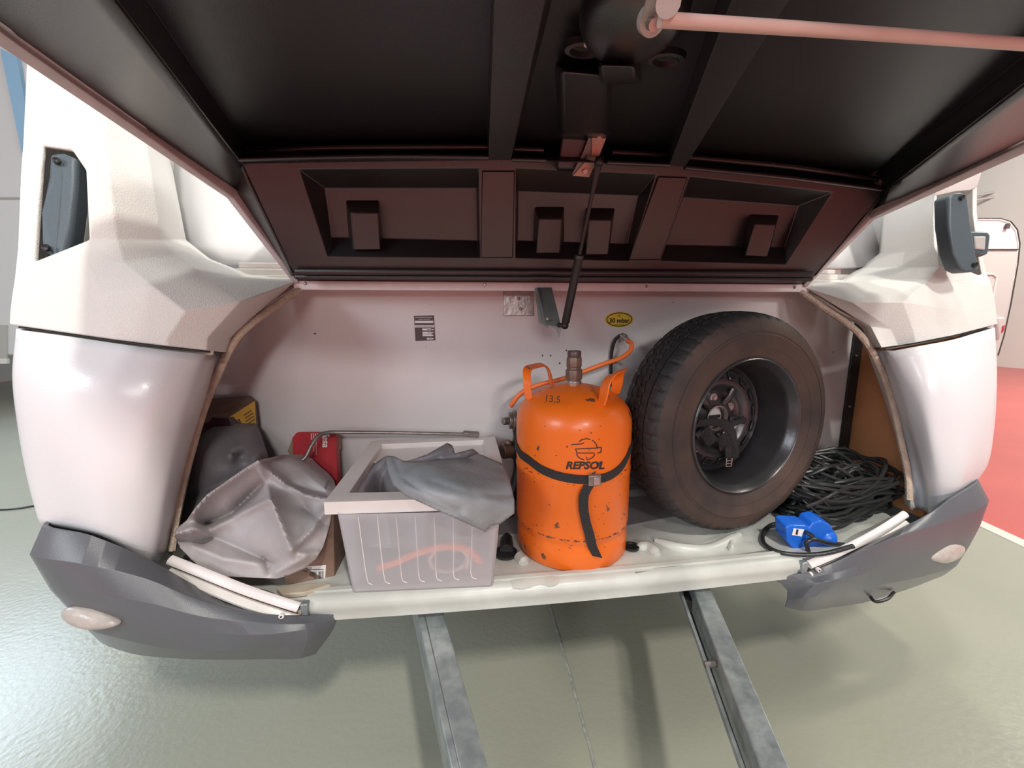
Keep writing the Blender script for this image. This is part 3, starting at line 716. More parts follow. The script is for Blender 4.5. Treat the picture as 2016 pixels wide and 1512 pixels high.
# ribs standing proud between wells
for q in ([(949, 336), (1014, 336), (1010, 508), (946, 508)], [(1296, 347), (1354, 349), (1300, 512), (1238, 512)]):
    bm = B(); frustum(bm, s1(q, O1+.006), s1([(x, y) for x, y in q], O1-.004)); part('liner_rib', bm, 'liner', parent=lid, bevel=.003)
# lower flange rolls
for (y0, y1, o) in ((532, 537, .058), (543, 550, .040)):
    bm = B(); a_ = onp(582, y0+2, S1, o); b_ = onp(1598, y0+6, S1, o); sweep(bm, [a_, a_.lerp(b_, .5), b_], .005, .006, seg=8); part('liner_flange', bm, 'liner', parent=lid, smooth=True)
bm = B(); prism(bm, [onp(578, 536, S1, O1), onp(1604, 541, S1, O1), at(1592, 560, 1.195), at(580, 553, 1.195)], (0, .01, 0)); part('liner_flange', bm, 'liner', parent=lid)
# second panel
W2 = [
 ([(-80, -400), (232, 0), (470, 313), (962, 311), (972, 0), (985, -400)], [(0, -400), (288, 0), (486, 290), (958, 287), (968, 0), (980, -400)]),
 ([(1075, 0), (1006, 313), (1318, 325), (1440, 0), (1590, -400), (1160, -400)], [(1085, 0), (1012, 291), (1312, 301), (1412, 0), (1550, -400), (1175, -400)]),
 ([(1552, 0), (1348, 330), (1742, 374), (2060, 128), (2560, -260), (1800, -400)], [(1545, 0), (1354, 306), (1712, 348), (2016, 112), (2530, -290), (1790, -400)]),
]
outer2 = [(-90, -405), (-85, -400), (228, 0), (466, 318), (1000, 315), (1340, 327), (1746, 377), (2066, 130), (2566, -258), (2566, -405)]
bm = B(); plate(bm, outer2, [w[0] for w in W2], lambda x, y: onp(x, y, S2, O2))
for fr_, bk_ in W2: frustum(bm, s2(bk_, -.01), s2(fr_, O2))
bmesh.ops.remove_doubles(bm, verts=bm.verts, dist=1e-5)
liner2 = part('inner_liner', bm, 'liner', parent=lid, bevel=.004, label='black top wall of the liner with three shallow recesses')
# light ridge bars between the two walls (rolled edges)
for pts in ([(476, 300), (600, 291), (780, 288), (960, 288)], [(1012, 292), (1070, 294)], [(1205, 298), (1312, 303)], [(1352, 308), (1550, 326), (1730, 352)]):
    bm = B(); sweep(bm, cat(s2([(x, y+2) for x, y in pts], O2-.028), 5), .006, .006, seg=10); part('liner_ridge', bm, 'liner', parent=lid, smooth=True)
for pts in ([(470, 314), (600, 311), (780, 308), (962, 310)], [(1008, 314), (1075, 316)], [(1195, 320), (1318, 325)], [(1348, 330), (1550, 350), (1736, 373)]):
    bm = B(); sweep(bm, cat(s2(pts, O2), 5), .0045, .0045, seg=10); part('liner_ridge', bm, 'liner', parent=lid, smooth=True)
# slanting side bands and pale edge trims
def side_band(inner, outer, trim, far, name, lab):
    I = inner; O = outer; T = trim
    bm = B(); grid(bm, [I, O], 8, lin=True); part('liner_side', bm, 'liner', parent=lid, solid=.004, smooth=True, angle=25)
    bm = B(); fr_ = O+T[::-1]; grid(bm, [O, T], 2, lin=True); part('edge_trim', bm, 'trim', parent=lid, solid=.02, bevel=.002, label=lab)
IL = [onp(578, 536, S1, O1), onp(476, 322, S1, O1), onp(230, 0, S2, O2), onp(-85, -400, S2, O2)]
OL = [at(576, 546, 1.195), at(463, 381, 1.115), at(0, 57, .70), at(-560, -345, .42)]
TL = [at(579, 560, 1.19), at(446, 390, 1.10), at(0, 92, .675), at(-585, -315, .40)]
side_band(IL, OL, TL, None, 'l', 'pale scuffed edge of the lid, left')
IR = [onp(1604, 541, S1, O1), onp(1742, 376, S1, O1), onp(2063, 129, S2, O2), onp(2564, -258, S2, O2)]
OR = [at(1590, 552, 1.195), at(1712, 421, 1.095), at(2016, 281, .75), at(2560, 40, .45)]
TR = [at(1587, 567, 1.19), at(1722, 433, 1.085), at(2016, 303, .725), at(2570, 70, .42)]
side_band(IR, OR, TR, None, 'r', 'pale scuffed edge of the lid, right')
# crease line along left band
# outer skin above
mid = [at(1080, 562, 1.20)+Vector((0, .02, .01)), onp(1080, 310, S1, -.10)+Vector((0, 0, .06)), onp(1080, 0, S2, -.10), onp(1080, -400, S2, -.10)]
nn_ = [n1*-.02, n1*-.10+Vector((0, 0, .04)), n2*-.11, n2*-.11]
skin = [[TL[i]+Vector((0, .02, .016)), (IL[i]+nn_[i]), mid[i], (IR[i]+nn_[i]), TR[i]+Vector((0, .02, .016))] for i in range(4)]
skin[0] = [TL[0].lerp(TR[0], t)+Vector((0, .02, .01)) for t in (0, .1, .5, .9, 1)]
bm = B(); grid(bm, skin, 2, lin=True); LF = [TL[3], IL[3], onp(1080, -400, S2, O2), IR[3], TR[3]]
grid(bm, [skin[3], LF], 1, lin=True)
part('outer_skin', bm, 'white', parent=lid, label='white outer skin of the lid')
# bump around the strut bracket
bm = B(); frustum(bm, s1([(1108, 250), (1192, 254), (1180, 336), (1097, 333)], .15), s1([(1106, 248), (1196, 250), (1184, 340), (1094, 338)], .0))
frustum(bm, s2([(1102, 140), (1192, 148), (1196, 166), (1192, 262), (1108, 262)], .02), s2([(1092, 128), (1200, 124), (1204, 150), (1202, 268), (1100, 268)], -.01))
part('bracket_boss', bm, 'liner', parent=lid, bevel=.006, seg=3, label='black box moulding behind the strut bracket')
# latch housing dome
c = onp(1248, 22, S2, .0); bm = B(); bmesh.ops.create_uvsphere(bm, u_segments=40, v_segments=20, radius=1)
for v in bm.verts: v.co = c+Vector((v.co.x*.058, v.co.y*.060, v.co.z*.040))
part('latch_housing', bm, 'liner', parent=lid, smooth=True, label='rounded black latch housing')
bm = B(); frustum(bm, s2([(1180, 128), (1250, 130), (1252, 155), (1184, 158)], .05), s2([(1176, 118), (1258, 120), (1262, 165), (1178, 168)], -.01)); part('latch_step', bm, 'liner', parent=lid, bevel=.004)
for (x, y) in ((1150, 88), (1312, 108)):
    p = onp(x, y, S2, .004); bm = B(); lathe(bm, [(.026, 0), (.024, .007), (.018, .008), (.015, .002), (0, .001)], 24, Matrix.Translation(p) @ Matrix.Rotation(PI, 4, 'X') @ Matrix.Diagonal((1, .6, 1, 1))); part('latch_socket', bm, 'liner', parent=lid, smooth=True)
p = onp(1160, 48, S2, .0); bm = B(); cyl(bm, p, p+n2*.02, .005, 10); part('screw', bm, 'pinkbounce', parent=lid)
# latch bracket and rod
OR_ = .09
a_ = onp(1282, 42, S2, OR_); bm = B(); ribbon(bm, cat([onp(1302, -40, S2, OR_), onp(1296, 5, S2, OR_), onp(1286, 36, S2, OR_), onp(1283, 48, S2, OR_)], 4), .018, .004, (1, 0, 0)); cyl(bm, a_+Vector((0, -.003, -.002)), a_+Vector((0, .004, .004)), .0095, 20)
cyl(bm, onp(1316, 6, S2, OR_), onp(1316, 6, S2, OR_+.01), .008, 16); lb = part('latch_bracket', bm, 'lamp', parent=lid, smooth=True, label='pale metal latch bracket')
bm = B(); q = onp(1281, 46, S2, OR_+.006); cyl(bm, q, q+Vector((0, -.006, -.005)), .004, 12); part('rivet', bm, 'zinc', parent=lb)
bm = B(); sweep(bm, [onp(1300, 39, S2, .10), onp(1600, 58, S2, .09), onp(2016, 87, S2, .08), onp(2300, 108, S2, .08)], .0046, seg=14); part('latch_rod', bm, 'pinkbounce', parent=lid, smooth=True, label='long pinkish latch rod across the lid')
# upper strut bracket (folded plate)
bm = B(); OB = .156
f1 = s1([(1166, 252), (1201, 253), (1181, 303), (1165, 304)], OB+.01); f2 = s1([(1165, 304), (1181, 303), (1160, 349), (1128, 346)], OB+.01)
prism(bm, f1, n1*-.003); prism(bm, f2, n1*-.003); ub = part('strut_bracket', bm, mat('copper_toned_plate', (.50, .36, .29), .42, metal=.35, var=.2, vscale=30), parent=lid, label='copper toned strut bracket on the lid')
bm = B(); prism(bm, s1([(1166, 252), (1166, 304), (1128, 346), (1127, 342), (1148, 300)], OB+.006), (0, .002, .0)); part('bracket_web', bm, 'dzinc', parent=lid)
for (x, y, Y) in ((1178, 268, .935), (1150, 337, .99)):
    q = onp(x, y, S1, OB+.01); bm = B(); cyl(bm, q, q+n1*.010, .0045, 8); part('bolt', bm, 'zinc', parent=lid)
bm = B(); q = onp(1157, 312, S1, OB+.015); q2 = onp(1176, 317, S1, OB+.03); cyl(bm, q, q2, .007, 6); part('bolt', bm, 'zinc', parent=lid)
# gas strut
ST = onp(1179, 318, S1, .185); SB = at(1112, 641, 1.055); sd = (SB-ST)
J = ST.lerp(SB, .52)
gs = empty('gas_strut', (0, 0, 0), None, None); gs.parent = CR; gs['label'] = 'black gas strut holding the lid open'
bm = B(); cyl(bm, J, SB.lerp(J, .05), .0108, 20); cyl(bm, SB.lerp(J, .055), SB.lerp(J, .01), .008, 12); part('strut_cylinder', bm, 'black', parent=gs, bevel=.0015)
bm = B(); cyl(bm, ST.lerp(SB, .18), J.lerp(SB, .02), .0045, 16); part('strut_rod', bm, 'black', parent=gs, smooth=True)
bm = B(); cyl(bm, J.lerp(ST, .02), J.lerp(SB, .03), .0118, 20); part('strut_collar', bm, 'rim', parent=gs, bevel=.001)
bm = B(); cyl(bm, ST.lerp(SB, .02), ST.lerp(SB, .19), .0075, 10, .0045); bmesh.ops.create_uvsphere(bm, u_segments=16, v_segments=10, radius=.0115, matrix=Matrix.Translation(ST)); part('strut_end', bm, 'black', parent=gs, smooth=True)
bm = B(); bmesh.ops.create_uvsphere(bm, u_segments=16, v_segments=10, radius=.0105, matrix=Matrix.Translation(SB)); cyl(bm, SB, SB+Vector((-.02, 0, .002)), .006, 12); part('strut_end', bm, 'black', parent=gs, smooth=True)

# ---- grab handles
def handle(pts, r, flat_, lab, screws, extra=None):
    P = cat([at(*p) for p in pts], 6); bm = B(); sweep(bm, P, r, flat_, seg=14, up=(0, 1, 0)); h = part('grab_handle', bm, 'handle', smooth=True, label=lab)
    for s in screws:
        q = at(*s); bm = B(); lathe(bm, [(.0035, 0), (.007, -.002), (.008, .004)], 16, Matrix.Translation(q) @ Matrix.Rotation(PI/2, 4, 'X')); part('screw_socket', bm, 'black', parent=h, smooth=True)
def bar(quad, depth, lab, screws, dy=0):
    quad = [(a, b, c-dy) for a, b, c in quad]; screws = [(a, b, c-dy) for a, b, c in screws]
    bm = B(); prism(bm, A3(quad), (0, depth, 0)); h = part('grab_handle', bm, 'handle', bevel=.010, seg=4, label=lab)
    for s in screws:
        q = at(*s); bm = B(); lathe(bm, [(0, .002), (.0035, .003), (.006, .004), (.0075, .000)], 16, Matrix.Translation(q) @ Matrix.Rotation(PI/2, 4, 'X')); part('screw_socket', bm, 'black', parent=h, smooth=True)
bar([(97, 302, .975), (120, 300, .97), (150, 312, .975), (148, 370, .965), (141, 440, .955), (132, 510, .95), (118, 508, .945), (100, 503, .945), (78, 496, .95), (84, 420, .95), (92, 350, .965)], .035, 'dark grey vertical grab handle, left corner', ((113, 317, .968), (92, 488, .944)), .03)
bar([(1867, 388, 1.02), (1880, 380, 1.015), (1896, 379, 1.015), (1904, 386, 1.02), (1912, 440, 1.01), (1922, 500, 1.0), (1929, 528, .995), (1924, 535, .995), (1903, 536, .995), (1889, 530, 1.0), (1878, 500, 1.0), (1869, 445, 1.01)], .035, 'dark grey vertical grab handle, right corner', ((1893, 389, 1.014), (1919, 521, .994)), .08)
bm = B(); prism(bm, A3([(1908, 455, .97), (1945, 455, .97), (1952, 462, .97), (1947, 500, .97), (1935, 505, .97), (1908, 500, .97)]), (0, .05, 0)); ml = part('marker_light', bm, 'handle', bevel=.006, label='dark marker light behind the right handle')
bm = B(); prism(bm, A3([(1920, 465, .966), (1942, 465, .966), (1940, 492, .966), (1921, 490, .966)]), (0, .01, 0)); part('lens', bm, 'bgrey', parent=ml, bevel=.003)
# alcove lining behind the left handle
bm = B(); grid(bm, [A3([(85, 288, 1.02), (130, 290, 1.08), (185, 290, 1.06)]), A3([(70, 420, 1.0), (130, 420, 1.10), (190, 420, 1.05)]), A3([(60, 555, .99), (130, 555, 1.03), (190, 520, 1.0)])], 5); part('handle_recess', bm, 'cream', smooth=True, solid=-.01)
bm = B(); sweep(bm, cat(A3([(95, 285, 1.0), (80, 340, .99), (70, 420, .975), (62, 500, .965), (56, 560, .955)]), 5), .010, seg=10); part('flank_tube', bm, 'winf', smooth=True)

# ---- chassis beams
def beam(pts, lab, h=.10, split=False, name='drawbar_beam'):
    q = [at(x, y, Z=.43) for x, y in pts]; bm = B(); prism(bm, q, (0, 0, -h)); return part(name, bm, 'galv', bevel=.004, label=lab)
def ext(p, q, t): return (p[0]+(q[0]-p[0])*t, p[1]+(q[1]-p[1])*t)
l0, l1 = (832, 1190), (905, 1512); r0_, r1_ = (868, 1190), (962, 1512)
def q4(a, b, c_, d, z, t0=-.5, t1=1.35):
    A_, B_, C_, D_ = at(*a, Z=z), at(*b, Z=z), at(*c_, Z=z), at(*d, Z=z)
    return [A_.lerp(B_, t0), A_.lerp(B_, t1), C_.lerp(D_, t1), C_.lerp(D_, t0)]
bm = B(); prism(bm, q4(l0, l1, r0_, r1_, .43), (0, 0, -.006)); prism(bm, q4((820, 1201), (889, 1512), (832, 1195), (905, 1512), .43), (0, 0, -.09))
part('drawbar_beam', bm, 'galv', bevel=.002, label='galvanised drawbar beam under the sill, left')
bm = B(); prism(bm, q4((1362, 1155), (1498, 1512), (1398, 1155), (1556, 1512), .43), (0, 0, -.09))
part('drawbar_beam', bm, 'galv', bevel=.003, label='galvanised drawbar beam under the sill, right')
bm = B(); prism(bm, q4((1336, 1158), (1460, 1512), (1341, 1158), (1467, 1512), .41), (0, 0, -.012))
part('brake_rod', bm, 'galv', label='thin brake rod beside the right beam')
bm = B(); prism(bm, q4((1343, 1158), (1468, 1512), (1356, 1158), (1488, 1512), .37), (0, 0, -.015))
part('beam_flange', bm, 'black')
bm = B(); q = at(1396, 1308, Z=.41); cyl(bm, q+Vector((-.01, 0, 0)), q+Vector((.03, 0, 0)), .006, 8); part('bolt', bm, 'steel')
bm = B(); prism(bm, q4((1343, 1158), (1349, 1180), (1368, 1158), (1372, 1186), .40, 0, 1), (0, 0, -.03)); part('beam_bracket', bm, 'black')
# underside of the body, so the sill has something behind it
bm = B(); addbox(bm, (cx, 1.9, .44), (2.1, 2.0, .05)); part('underfloor', bm, 'shadowgap')
bm = B(); addbox(bm, (cx, 3.4, 1.45), (2.3, 3.9, 1.95)); part('body', bm, 'white', bevel=.12, seg=4, label='white caravan body behind the front')
# cable loop under the right bumper
bm = B(); sweep(bm, cat(A3([(1712, 1172, .84), (1722, 1184, .82), (1745, 1180, .82), (1760, 1166, .84)]), 5), .004, seg=8); part('hanging_cable', bm, 'black', smooth=True)

# ================================================================ gas bottle
BX, BY, BR = .283, .982, .150
bot = empty('gas_bottle', (BX, BY, FZ), 'orange steel gas bottle with black strap on the locker sill', 'gas bottle')
BT = Matrix.Translation((BX, BY, FZ))
prof = [(0, .03), (.13, .03), (.136, .0), (.143, .0), (.1475, .005), (.148, .046), (.1475, .052), (.1445, .064), (.1445, .068), (.1475, .074), (.150, .088), (.150, .22), (.1512, .225), (.1512, .232), (.150, .237), (.150, .345), (.148, .362), (.141, .382), (.127, .400), (.105, .416), (.075, .430), (.04, .438), (.03, .440), (0, .441)]
bm = B(); lathe(bm, prof, 96, BT); part('body', bm, 'orange', parent=bot, smooth=True, angle=60)
bm = B(); q = at(1160, 1110, BY-.142); cyl(bm, Vector((q.x, q.y-.002, q.z)), Vector((q.x, q.y+.004, q.z)), .006, 18); part('vent_hole', bm, 'black', parent=bot)
def cylhit(px, py, off=.0012, r=BR):
    d = ray(px, py); o = CAM-Vector((BX, BY, 0)); a_ = d.x**2+d.y**2; b_ = 2*(o.x*d.x+o.y*d.y); c_ = o.x**2+o.y**2-(r+off)**2
    t = (-b_-math.sqrt(max(b_*b_-4*a_*c_, 0)))/(2*a_); return CAM+d*t
# lettering printed on the bottle
textobj('lettering', 'REPSOL', lambda x, y: cylhit(1151+x, 917-y*.9), 'ink', bot, 22.5, .25, .9)
def strokes(name, lines, wpx, m=M['ink'], hit=cylhit, parent=bot):
    bm = B()
    for ln in lines:
        for i in range(len(ln)-1):
            a_, b_ = Vector(ln[i]), Vector(ln[i+1]); t = (b_-a_); L_ = t.length
            if L_ == 0: continue
            nrm = Vector((-t.y, t.x))/L_*wpx/2; k = max(1, int(L_/6))
            for j in range(k):
                p, q = a_.lerp(b_, j/k), a_.lerp(b_, (j+1)/k)
                addface(bm, [hit(*(p+nrm)), hit(*(q+nrm)), hit(*(q-nrm)), hit(*(p-nrm))])
    return fin(name, bm, m, parent, normals=False)
def arc(cx_, cy_, rx, ry, a0, a1, n=14): return [(cx_+rx*math.cos(rad(a0+(a1-a0)*i/n)), cy_-ry*math.sin(rad(a0+(a1-a0)*i/n))) for i in range(n+1)]
strokes('emblem', [arc(1155, 884, 21, 20, 135, 70), arc(1155, 884, 21, 20, 60, 5), [(1131, 875), (1145, 874), (1150, 872)], [(1124, 876), (1131, 875)], [(1133, 884), (1178, 882)], [(1178, 881), (1184, 881), (1183, 891), (1176, 892)],
                   [(1133, 884), (1136, 892), (1170, 892)], arc(1153, 892, 18, 13, 183, 262), arc(1153, 892, 18, 13, 275, 355)], 1.9)
textobj('weight_mark', '13,5', lambda x, y: cylhit(1087+x+0.0*y, 786-y+x*.10, .001, .1475), 'ink', bot, 19, .1, .15)
rs_ = random.Random(3)
def zhit(a_, z, off=.0012): return Vector((BX+(BR+off)*math.cos(a_), BY+(BR+off)*math.sin(a_), FZ+z))
bm = B()
for i in range(150):
    a_ = rad(rs_.uniform(195, 345)); z_ = (.0845+rs_.gauss(0, .0012)) if i < 95 else rs_.choice((.236, .24, .225))+rs_.gauss(0, .0015); w_ = rs_.uniform(.002, .009)/BR; h_ = rs_.uniform(.0006, .0018)
    addface(bm, [zhit(a_, z_), zhit(a_+w_, z_+rs_.uniform(-.001, .001)), zhit(a_+w_, z_+h_), zhit(a_+w_*.4, z_+h_*1.8), zhit(a_, z_+h_*.6)])
for i in range(70):
    a_ = rad(rs_.uniform(195, 345)); z_ = rs_.uniform(.09, .36)**1; w_ = rs_.uniform(.0012, .004)/BR; h_ = rs_.uniform(.001, .006)
    addface(bm, [zhit(a_, z_), zhit(a_+w_, z_+h_*.3), zhit(a_+w_*.7, z_+h_), zhit(a_-w_*.2, z_+h_*.7)])
fin('paint_chip', bm, mat('bare_rusty_steel', (.12, .06, .045), .7), bot, normals=False)
# handles: bent steel bands
def bhandle(pts, w, side, lab):
    P = cat(pts, 5); bm = B(); ribbon(bm, P, w, .004, side); return part('handle', bm, 'orange', parent=bot, bevel=.0012)
def bt(ang, r, z): return Vector((BX+r*math.cos(ang), BY+r*math.sin(ang), FZ+z))
aL = rad(150)
def hband(ac, half, up_z, w):
    # foot - rise - top bar - fall - foot, along an arc around the bottle axis
    P = [bt(ac-half*1.12, .120, .402), bt(ac-half*1.05, .124, .430), bt(ac-half, .124, .452), bt(ac-half*.8, .122, up_z), bt(ac, .116, up_z+.004), bt(ac+half*.8, .122, up_z), bt(ac+half, .124, .452), bt(ac+half*1.05, .124, .430), bt(ac+half*1.12, .120, .402)]
    Q = cat(P, 4); side = []
    for i, p in enumerate(Q):
        t = i/(len(Q)-1); rv = Vector((p.x-BX, p.y-BY, 0)).normalized()
        side.append((rv+Vector((0, 0, .35))).normalized())
    bm = B(); ribbon(bm, Q, w, .004, side); return part('handle', bm, 'orange', parent=bot, bevel=.0012)
hband(rad(145), rad(37), .476, .022); hband(rad(-33), rad(37), .472, .034)
# brass valve
V0 = Vector((BX, BY, FZ+.438))
bm = B(); lathe(bm, [(.020, 0), (.020, .010), (.017, .012), (.017, .020)], 28, Matrix.Translation(V0)); vb = part('valve', bm, 'zinc', parent=bot, bevel=.001)
bm = B(); lathe(bm, [(.022, .014), (.0225, .018), (.0225, .038), (.019, .042), (.019, .046), (.0205, .048), (.0205, .068), (.019, .072), (.017, .073), (.017, .086), (.015, .088), (.010, .088), (.009, .080), (0, .080)], 8, Matrix.Translation(V0)); part('valve_body', bm, 'brass', parent=vb, bevel=.0008)
bm = B(); lathe(bm, [(.0172, .074), (.0176, .076), (.0176, .086), (.0155, .0885), (.011, .0885), (.010, .080), (0, .080)], 28, Matrix.Translation(V0)); part('valve_cap', bm, mat('dark_brown_cap', (.08, .05, .045), .4), parent=vb, smooth=True)
# strap around the bottle
stp = empty('bottle_strap', (BX, BY, FZ+.2), 'black webbing strap buckled around the orange gas bottle', 'strap')
PS = [cylhit(x, y, .0025) for x, y in ((1019.5, 885), (1024, 893), (1040, 905), (1066, 924), (1095, 936), (1130, 943), (1165, 944), (1195, 939), (1218, 925), (1233, 905), (1240, 888))]
a0 = math.atan2(PS[0].y-BY, PS[0].x-BX); zb0 = PS[0].z; a1 = math.atan2(PS[-1].y-BY, PS[-1].x-BX); zb1 = PS[-1].z
full = list(cat(PS, 4))
rng = (a0 % (2*PI)); 
aa0 = a1; aa1 = a0 if a0 > a1 else a0+2*PI
for i in range(1, 16):
    t = i/16; a_ = aa0+(aa1-aa0)*t; full.append(Vector((BX+(BR+.0025)*math.cos(a_), BY+(BR+.0025)*math.sin(a_), zb1+(zb0-zb1)*t+.03*math.sin(PI*t))))
full.append(full[0].copy())
bm = B(); ribbon(bm, full, .021, .0025, (0, 0, 1)); part('webbing', bm, 'strap', parent=stp, smooth=True)
q = cylhit(1170, 945, .008); bm = B(); addbox(bm, q, (.030, .010, .026)); bk = part('buckle', bm, 'steel', parent=stp, bevel=.002, label='metal buckle')
bm = B(); addbox(bm, q+Vector((.003, -.006, 0)), (.014, .006, .018)); part('buckle_lever', bm, 'zinc', parent=bk, bevel=.001)
tl = [cylhit(x, y, o) for x, y, o in ((1160, 955, .008), (1150, 975, .012), (1149, 1000, .013), (1153, 1025, .012), (1160, 1050, .010), (1166, 1075, .008), (1176, 1096, .006))]
bm = B(); P = cat(tl, 5); ribbon(bm, P, .023, .002, [Vector((1, -.35+.5*math.sin(i*.12), 0)) for i in range(len(P))]); part('loose_end', bm, 'strap', parent=stp, smooth=True)
# orange hose
hp_ = [at(1236, 672, BW-.06), at(1243, 676, BW-.08), at(1241, 690, BW-.10), at(1222, 705, 1.16), at(1190, 716, 1.15), at(1140, 735, 1.15), at(1100, 748, 1.14), at(1060, 758, 1.15), at(1025, 775, 1.15), at(1005, 800, 1.16)]
bm = B(); sweep(bm, cat(hp_, 8), .0072, seg=14); oh = fin('gas_hose', bm, 'ohose', smooth=True); tag(oh, 'orange rubber gas hose running from the wall pipe behind the bottle', 'hose')
# regulator behind the bottle, left
rg = empty('gas_regulator', at(1005, 830, 1.22), 'grey metal gas regulator with black hose behind the orange bottle', 'regulator')
p0 = at(997, 828, 1.18)
bm = B(); cyl(bm, p0+Vector((-.012, -.01, 0)), p0+Vector((.012, .0, 0)), .012, 16); cyl(bm, p0+Vector((.008, 0, 0)), p0+Vector((.02, .0, 0)), .026, 24); cyl(bm, p0+Vector((.02, 0, 0)), p0+Vector((.032, 0, 0)), .032, 24); part('regulator_body', bm, 'steel', parent=rg, bevel=.002)
p1 = at(1003, 888, 1.16); bm = B(); cyl(bm, p1+Vector((-.022, 0, 0)), p1+Vector((.01, .01, 0)), .024, 20); cyl(bm, p1+Vector((-.005, -.005, .022)), p1+Vector((.0, 0, .034)), .012, 12); part('outlet', bm, 'brass', parent=rg, bevel=.002)
bm = B(); cyl(bm, p1+Vector((.008, 0, 0)), p1+Vector((.024, .006, 0)), .028, 20); part('outlet_collar', bm, 'black', parent=rg, bevel=.003)
bm = B(); sweep(bm, cat([p0+Vector((.03, .01, .0)), p0+Vector((.04, .01, -.05)), p1+Vector((.026, .01, .01)), p1+Vector((.03, .0, -.06)), at(1005, 985, 1.14), at(1000, 1030, 1.12), at(997, 1085, Z=FZ+.004)], 6), .018, seg=16); part('regulator_hose', bm, 'black', parent=rg, smooth=True)

# ================================================================ spare wheel
WC = Vector((.742, 1.012, .817)); TR_ = .305; HW = .088
wh = empty('spare_wheel', (WC.x, WC.y, FZ), 'spare tyre on black steel rim leaning upright right of the bottle', 'wheel')
WM = Matrix.Translation(WC) @ Matrix.Rotation(.19, 4, 'Z') @ Matrix.Rotation(rad(90), 4, 'X') @ Matrix.Scale(1.018, 4)   # local +Z faces the viewer (-Y)
def tyre_prof():
    # (r, h): h positive to the viewer
    return [(.180, .068), (.184, .074), (.192, .078), (.210, .083), (.235, .088), (.245, .0895), (.247, .0875), (.262, .085), (.275, .080), (.286, .073), (.293, .066)]
N = 288; tp = tyre_prof(); tread = [(.2975, .058), (.3005, .048), (.302, .040), (.302, .0385), (.2945, .038), (.2945, .033), (.3025, .0325), (.3045, .014), (.2965, .0135), (.2965, .0085), (.3045, .008)]
half = tp+tread; prof = half+[(r, -h) for r, h in half[::-1]]
bm = B(); rings = []
for r, h in prof:
    ring = []
    for j in range(N):
        rr = r; th = 2*PI*j/N
        sh = r > .28 and abs(h) > .042
        if sh and j % 6 == 0: rr -= .004
        if r > .30 and abs(h) < .0395 and (j+int(h*200)) % 5 == 0: rr -= .0045
        if .20 < r < .245 and h > 0: rr = r
        ring.append(bm.verts.new((rr*math.cos(th), rr*math.sin(th), h)))
    rings.append(ring)
mi = {}
for i in range(len(rings)-1):
    for j in range(N):
        f = bm.faces.new((rings[i][j], rings[i][(j+1) % N], rings[i+1][(j+1) % N], rings[i+1][j]))
bmesh.ops.transform(bm, matrix=WM, verts=bm.verts)
ty = part('tyre', bm, 'rubber', parent=wh, smooth=True, angle=28); ty.data.materials.append(M['side'])
for p in ty.data.polygons:
    i = p.index//N
    if i < 9 or i > len(rings)-11: p.material_index = 1
for r_ in (.2,):
    pass
bm = B()   # raised bead lines and marks on the sidewall
for r0, h0 in ((.2155, .0835), (.252, .0868)):
    lathe(bm, [(r0-.0012, h0-.001), (r0-.0012, h0+.001), (r0+.0012, h0+.001), (r0+.0012, h0-.001)], 96, None, close=True)
bmesh.ops.transform(bm, matrix=WM, verts=bm.verts); part('sidewall_ridge', bm, 'side', parent=wh, smooth=True)
rp = [(.1845, .070), (.1855, .078), (.181, .081), (.177, .078), (.174, .066), (.169, .060), (.166, .048), (.165, .030), (.160, .012), (.157, -.02), (.157, -.050), (.168, -.062), (.186, -.072), (.192, -.078)]
bm = B(); lathe(bm, rp, 96, WM); rim = part('rim', bm, 'rim', parent=wh, smooth=True, angle=70, label='black steel rim')
dp = [(.158, -.030), (.150, -.040), (.138, -.030), (.128, -.022), (.112, -.016), (.098, -.020), (.088, -.032), (.078, -.040), (.062, -.038), (.050, -.030), (.036, -.030), (.034, -.034)]
bm = B(); lathe(bm, dp, 96, WM); disc = part('wheel_disc', bm, 'rim', parent=wh, smooth=True, angle=70)
bm = B(); lathe(bm, [(.034, -.048), (0, -.048)], 32, WM); part('hub_opening', bm, 'wall', parent=wh)
bm = B(); lathe(bm, [(.036, -.030), (.038, -.027), (.034, -.026), (.033, -.036)], 40, WM); part('hub_ring', bm, 'zinc', parent=wh, smooth=True)
bm = B(); addbox(bm, (0, 0, -.046), (.058, .010, .002)); bmesh.ops.transform(bm, matrix=WM, verts=bm.verts); part('hub_slot', bm, 'black', parent=wh)
for k in range(5):
    th = rad(90+72*k+10); p = Vector((.060*math.cos(th), .060*math.sin(th), -.036))
    bm = B(); lathe(bm, [(0, .006), (.006, .006), (.008, .002), (.013, .001), (.014, -.002)], 20, WM @ Matrix.Translation(p)); part('bolt_seat', bm, 'zinc' if k != 1 else 'rim', parent=wh, smooth=True)
for k in range(16):
    th = rad(22.5*k+8); bm = B()
    P = [Vector((.117*math.cos(th+u*.10), .117*math.sin(th+u*.10), -.012)) for u in (-1, -.6, 0, .6, 1)]
    P2 = [Vector((.136*math.cos(th-u*.10), .136*math.sin(th-u*.10), -.024)) for u in (-1, -.6, 0, .6, 1)]
    ov = P+P2; sweep(bm, cat(ov, 3, True), .0022, seg=6, closed=True); bmesh.ops.transform(bm, matrix=WM, verts=bm.verts); part('vent_rim', bm, 'rim', parent=wh, smooth=True)
    bm = B(); vs_ = [v+Vector((0, 0, .0005)) for v in ov]; prism(bm, vs_, (0, 0, .0012)); bmesh.ops.transform(bm, matrix=WM, verts=bm.verts); part('vent_slot', bm, 'black', parent=wh)
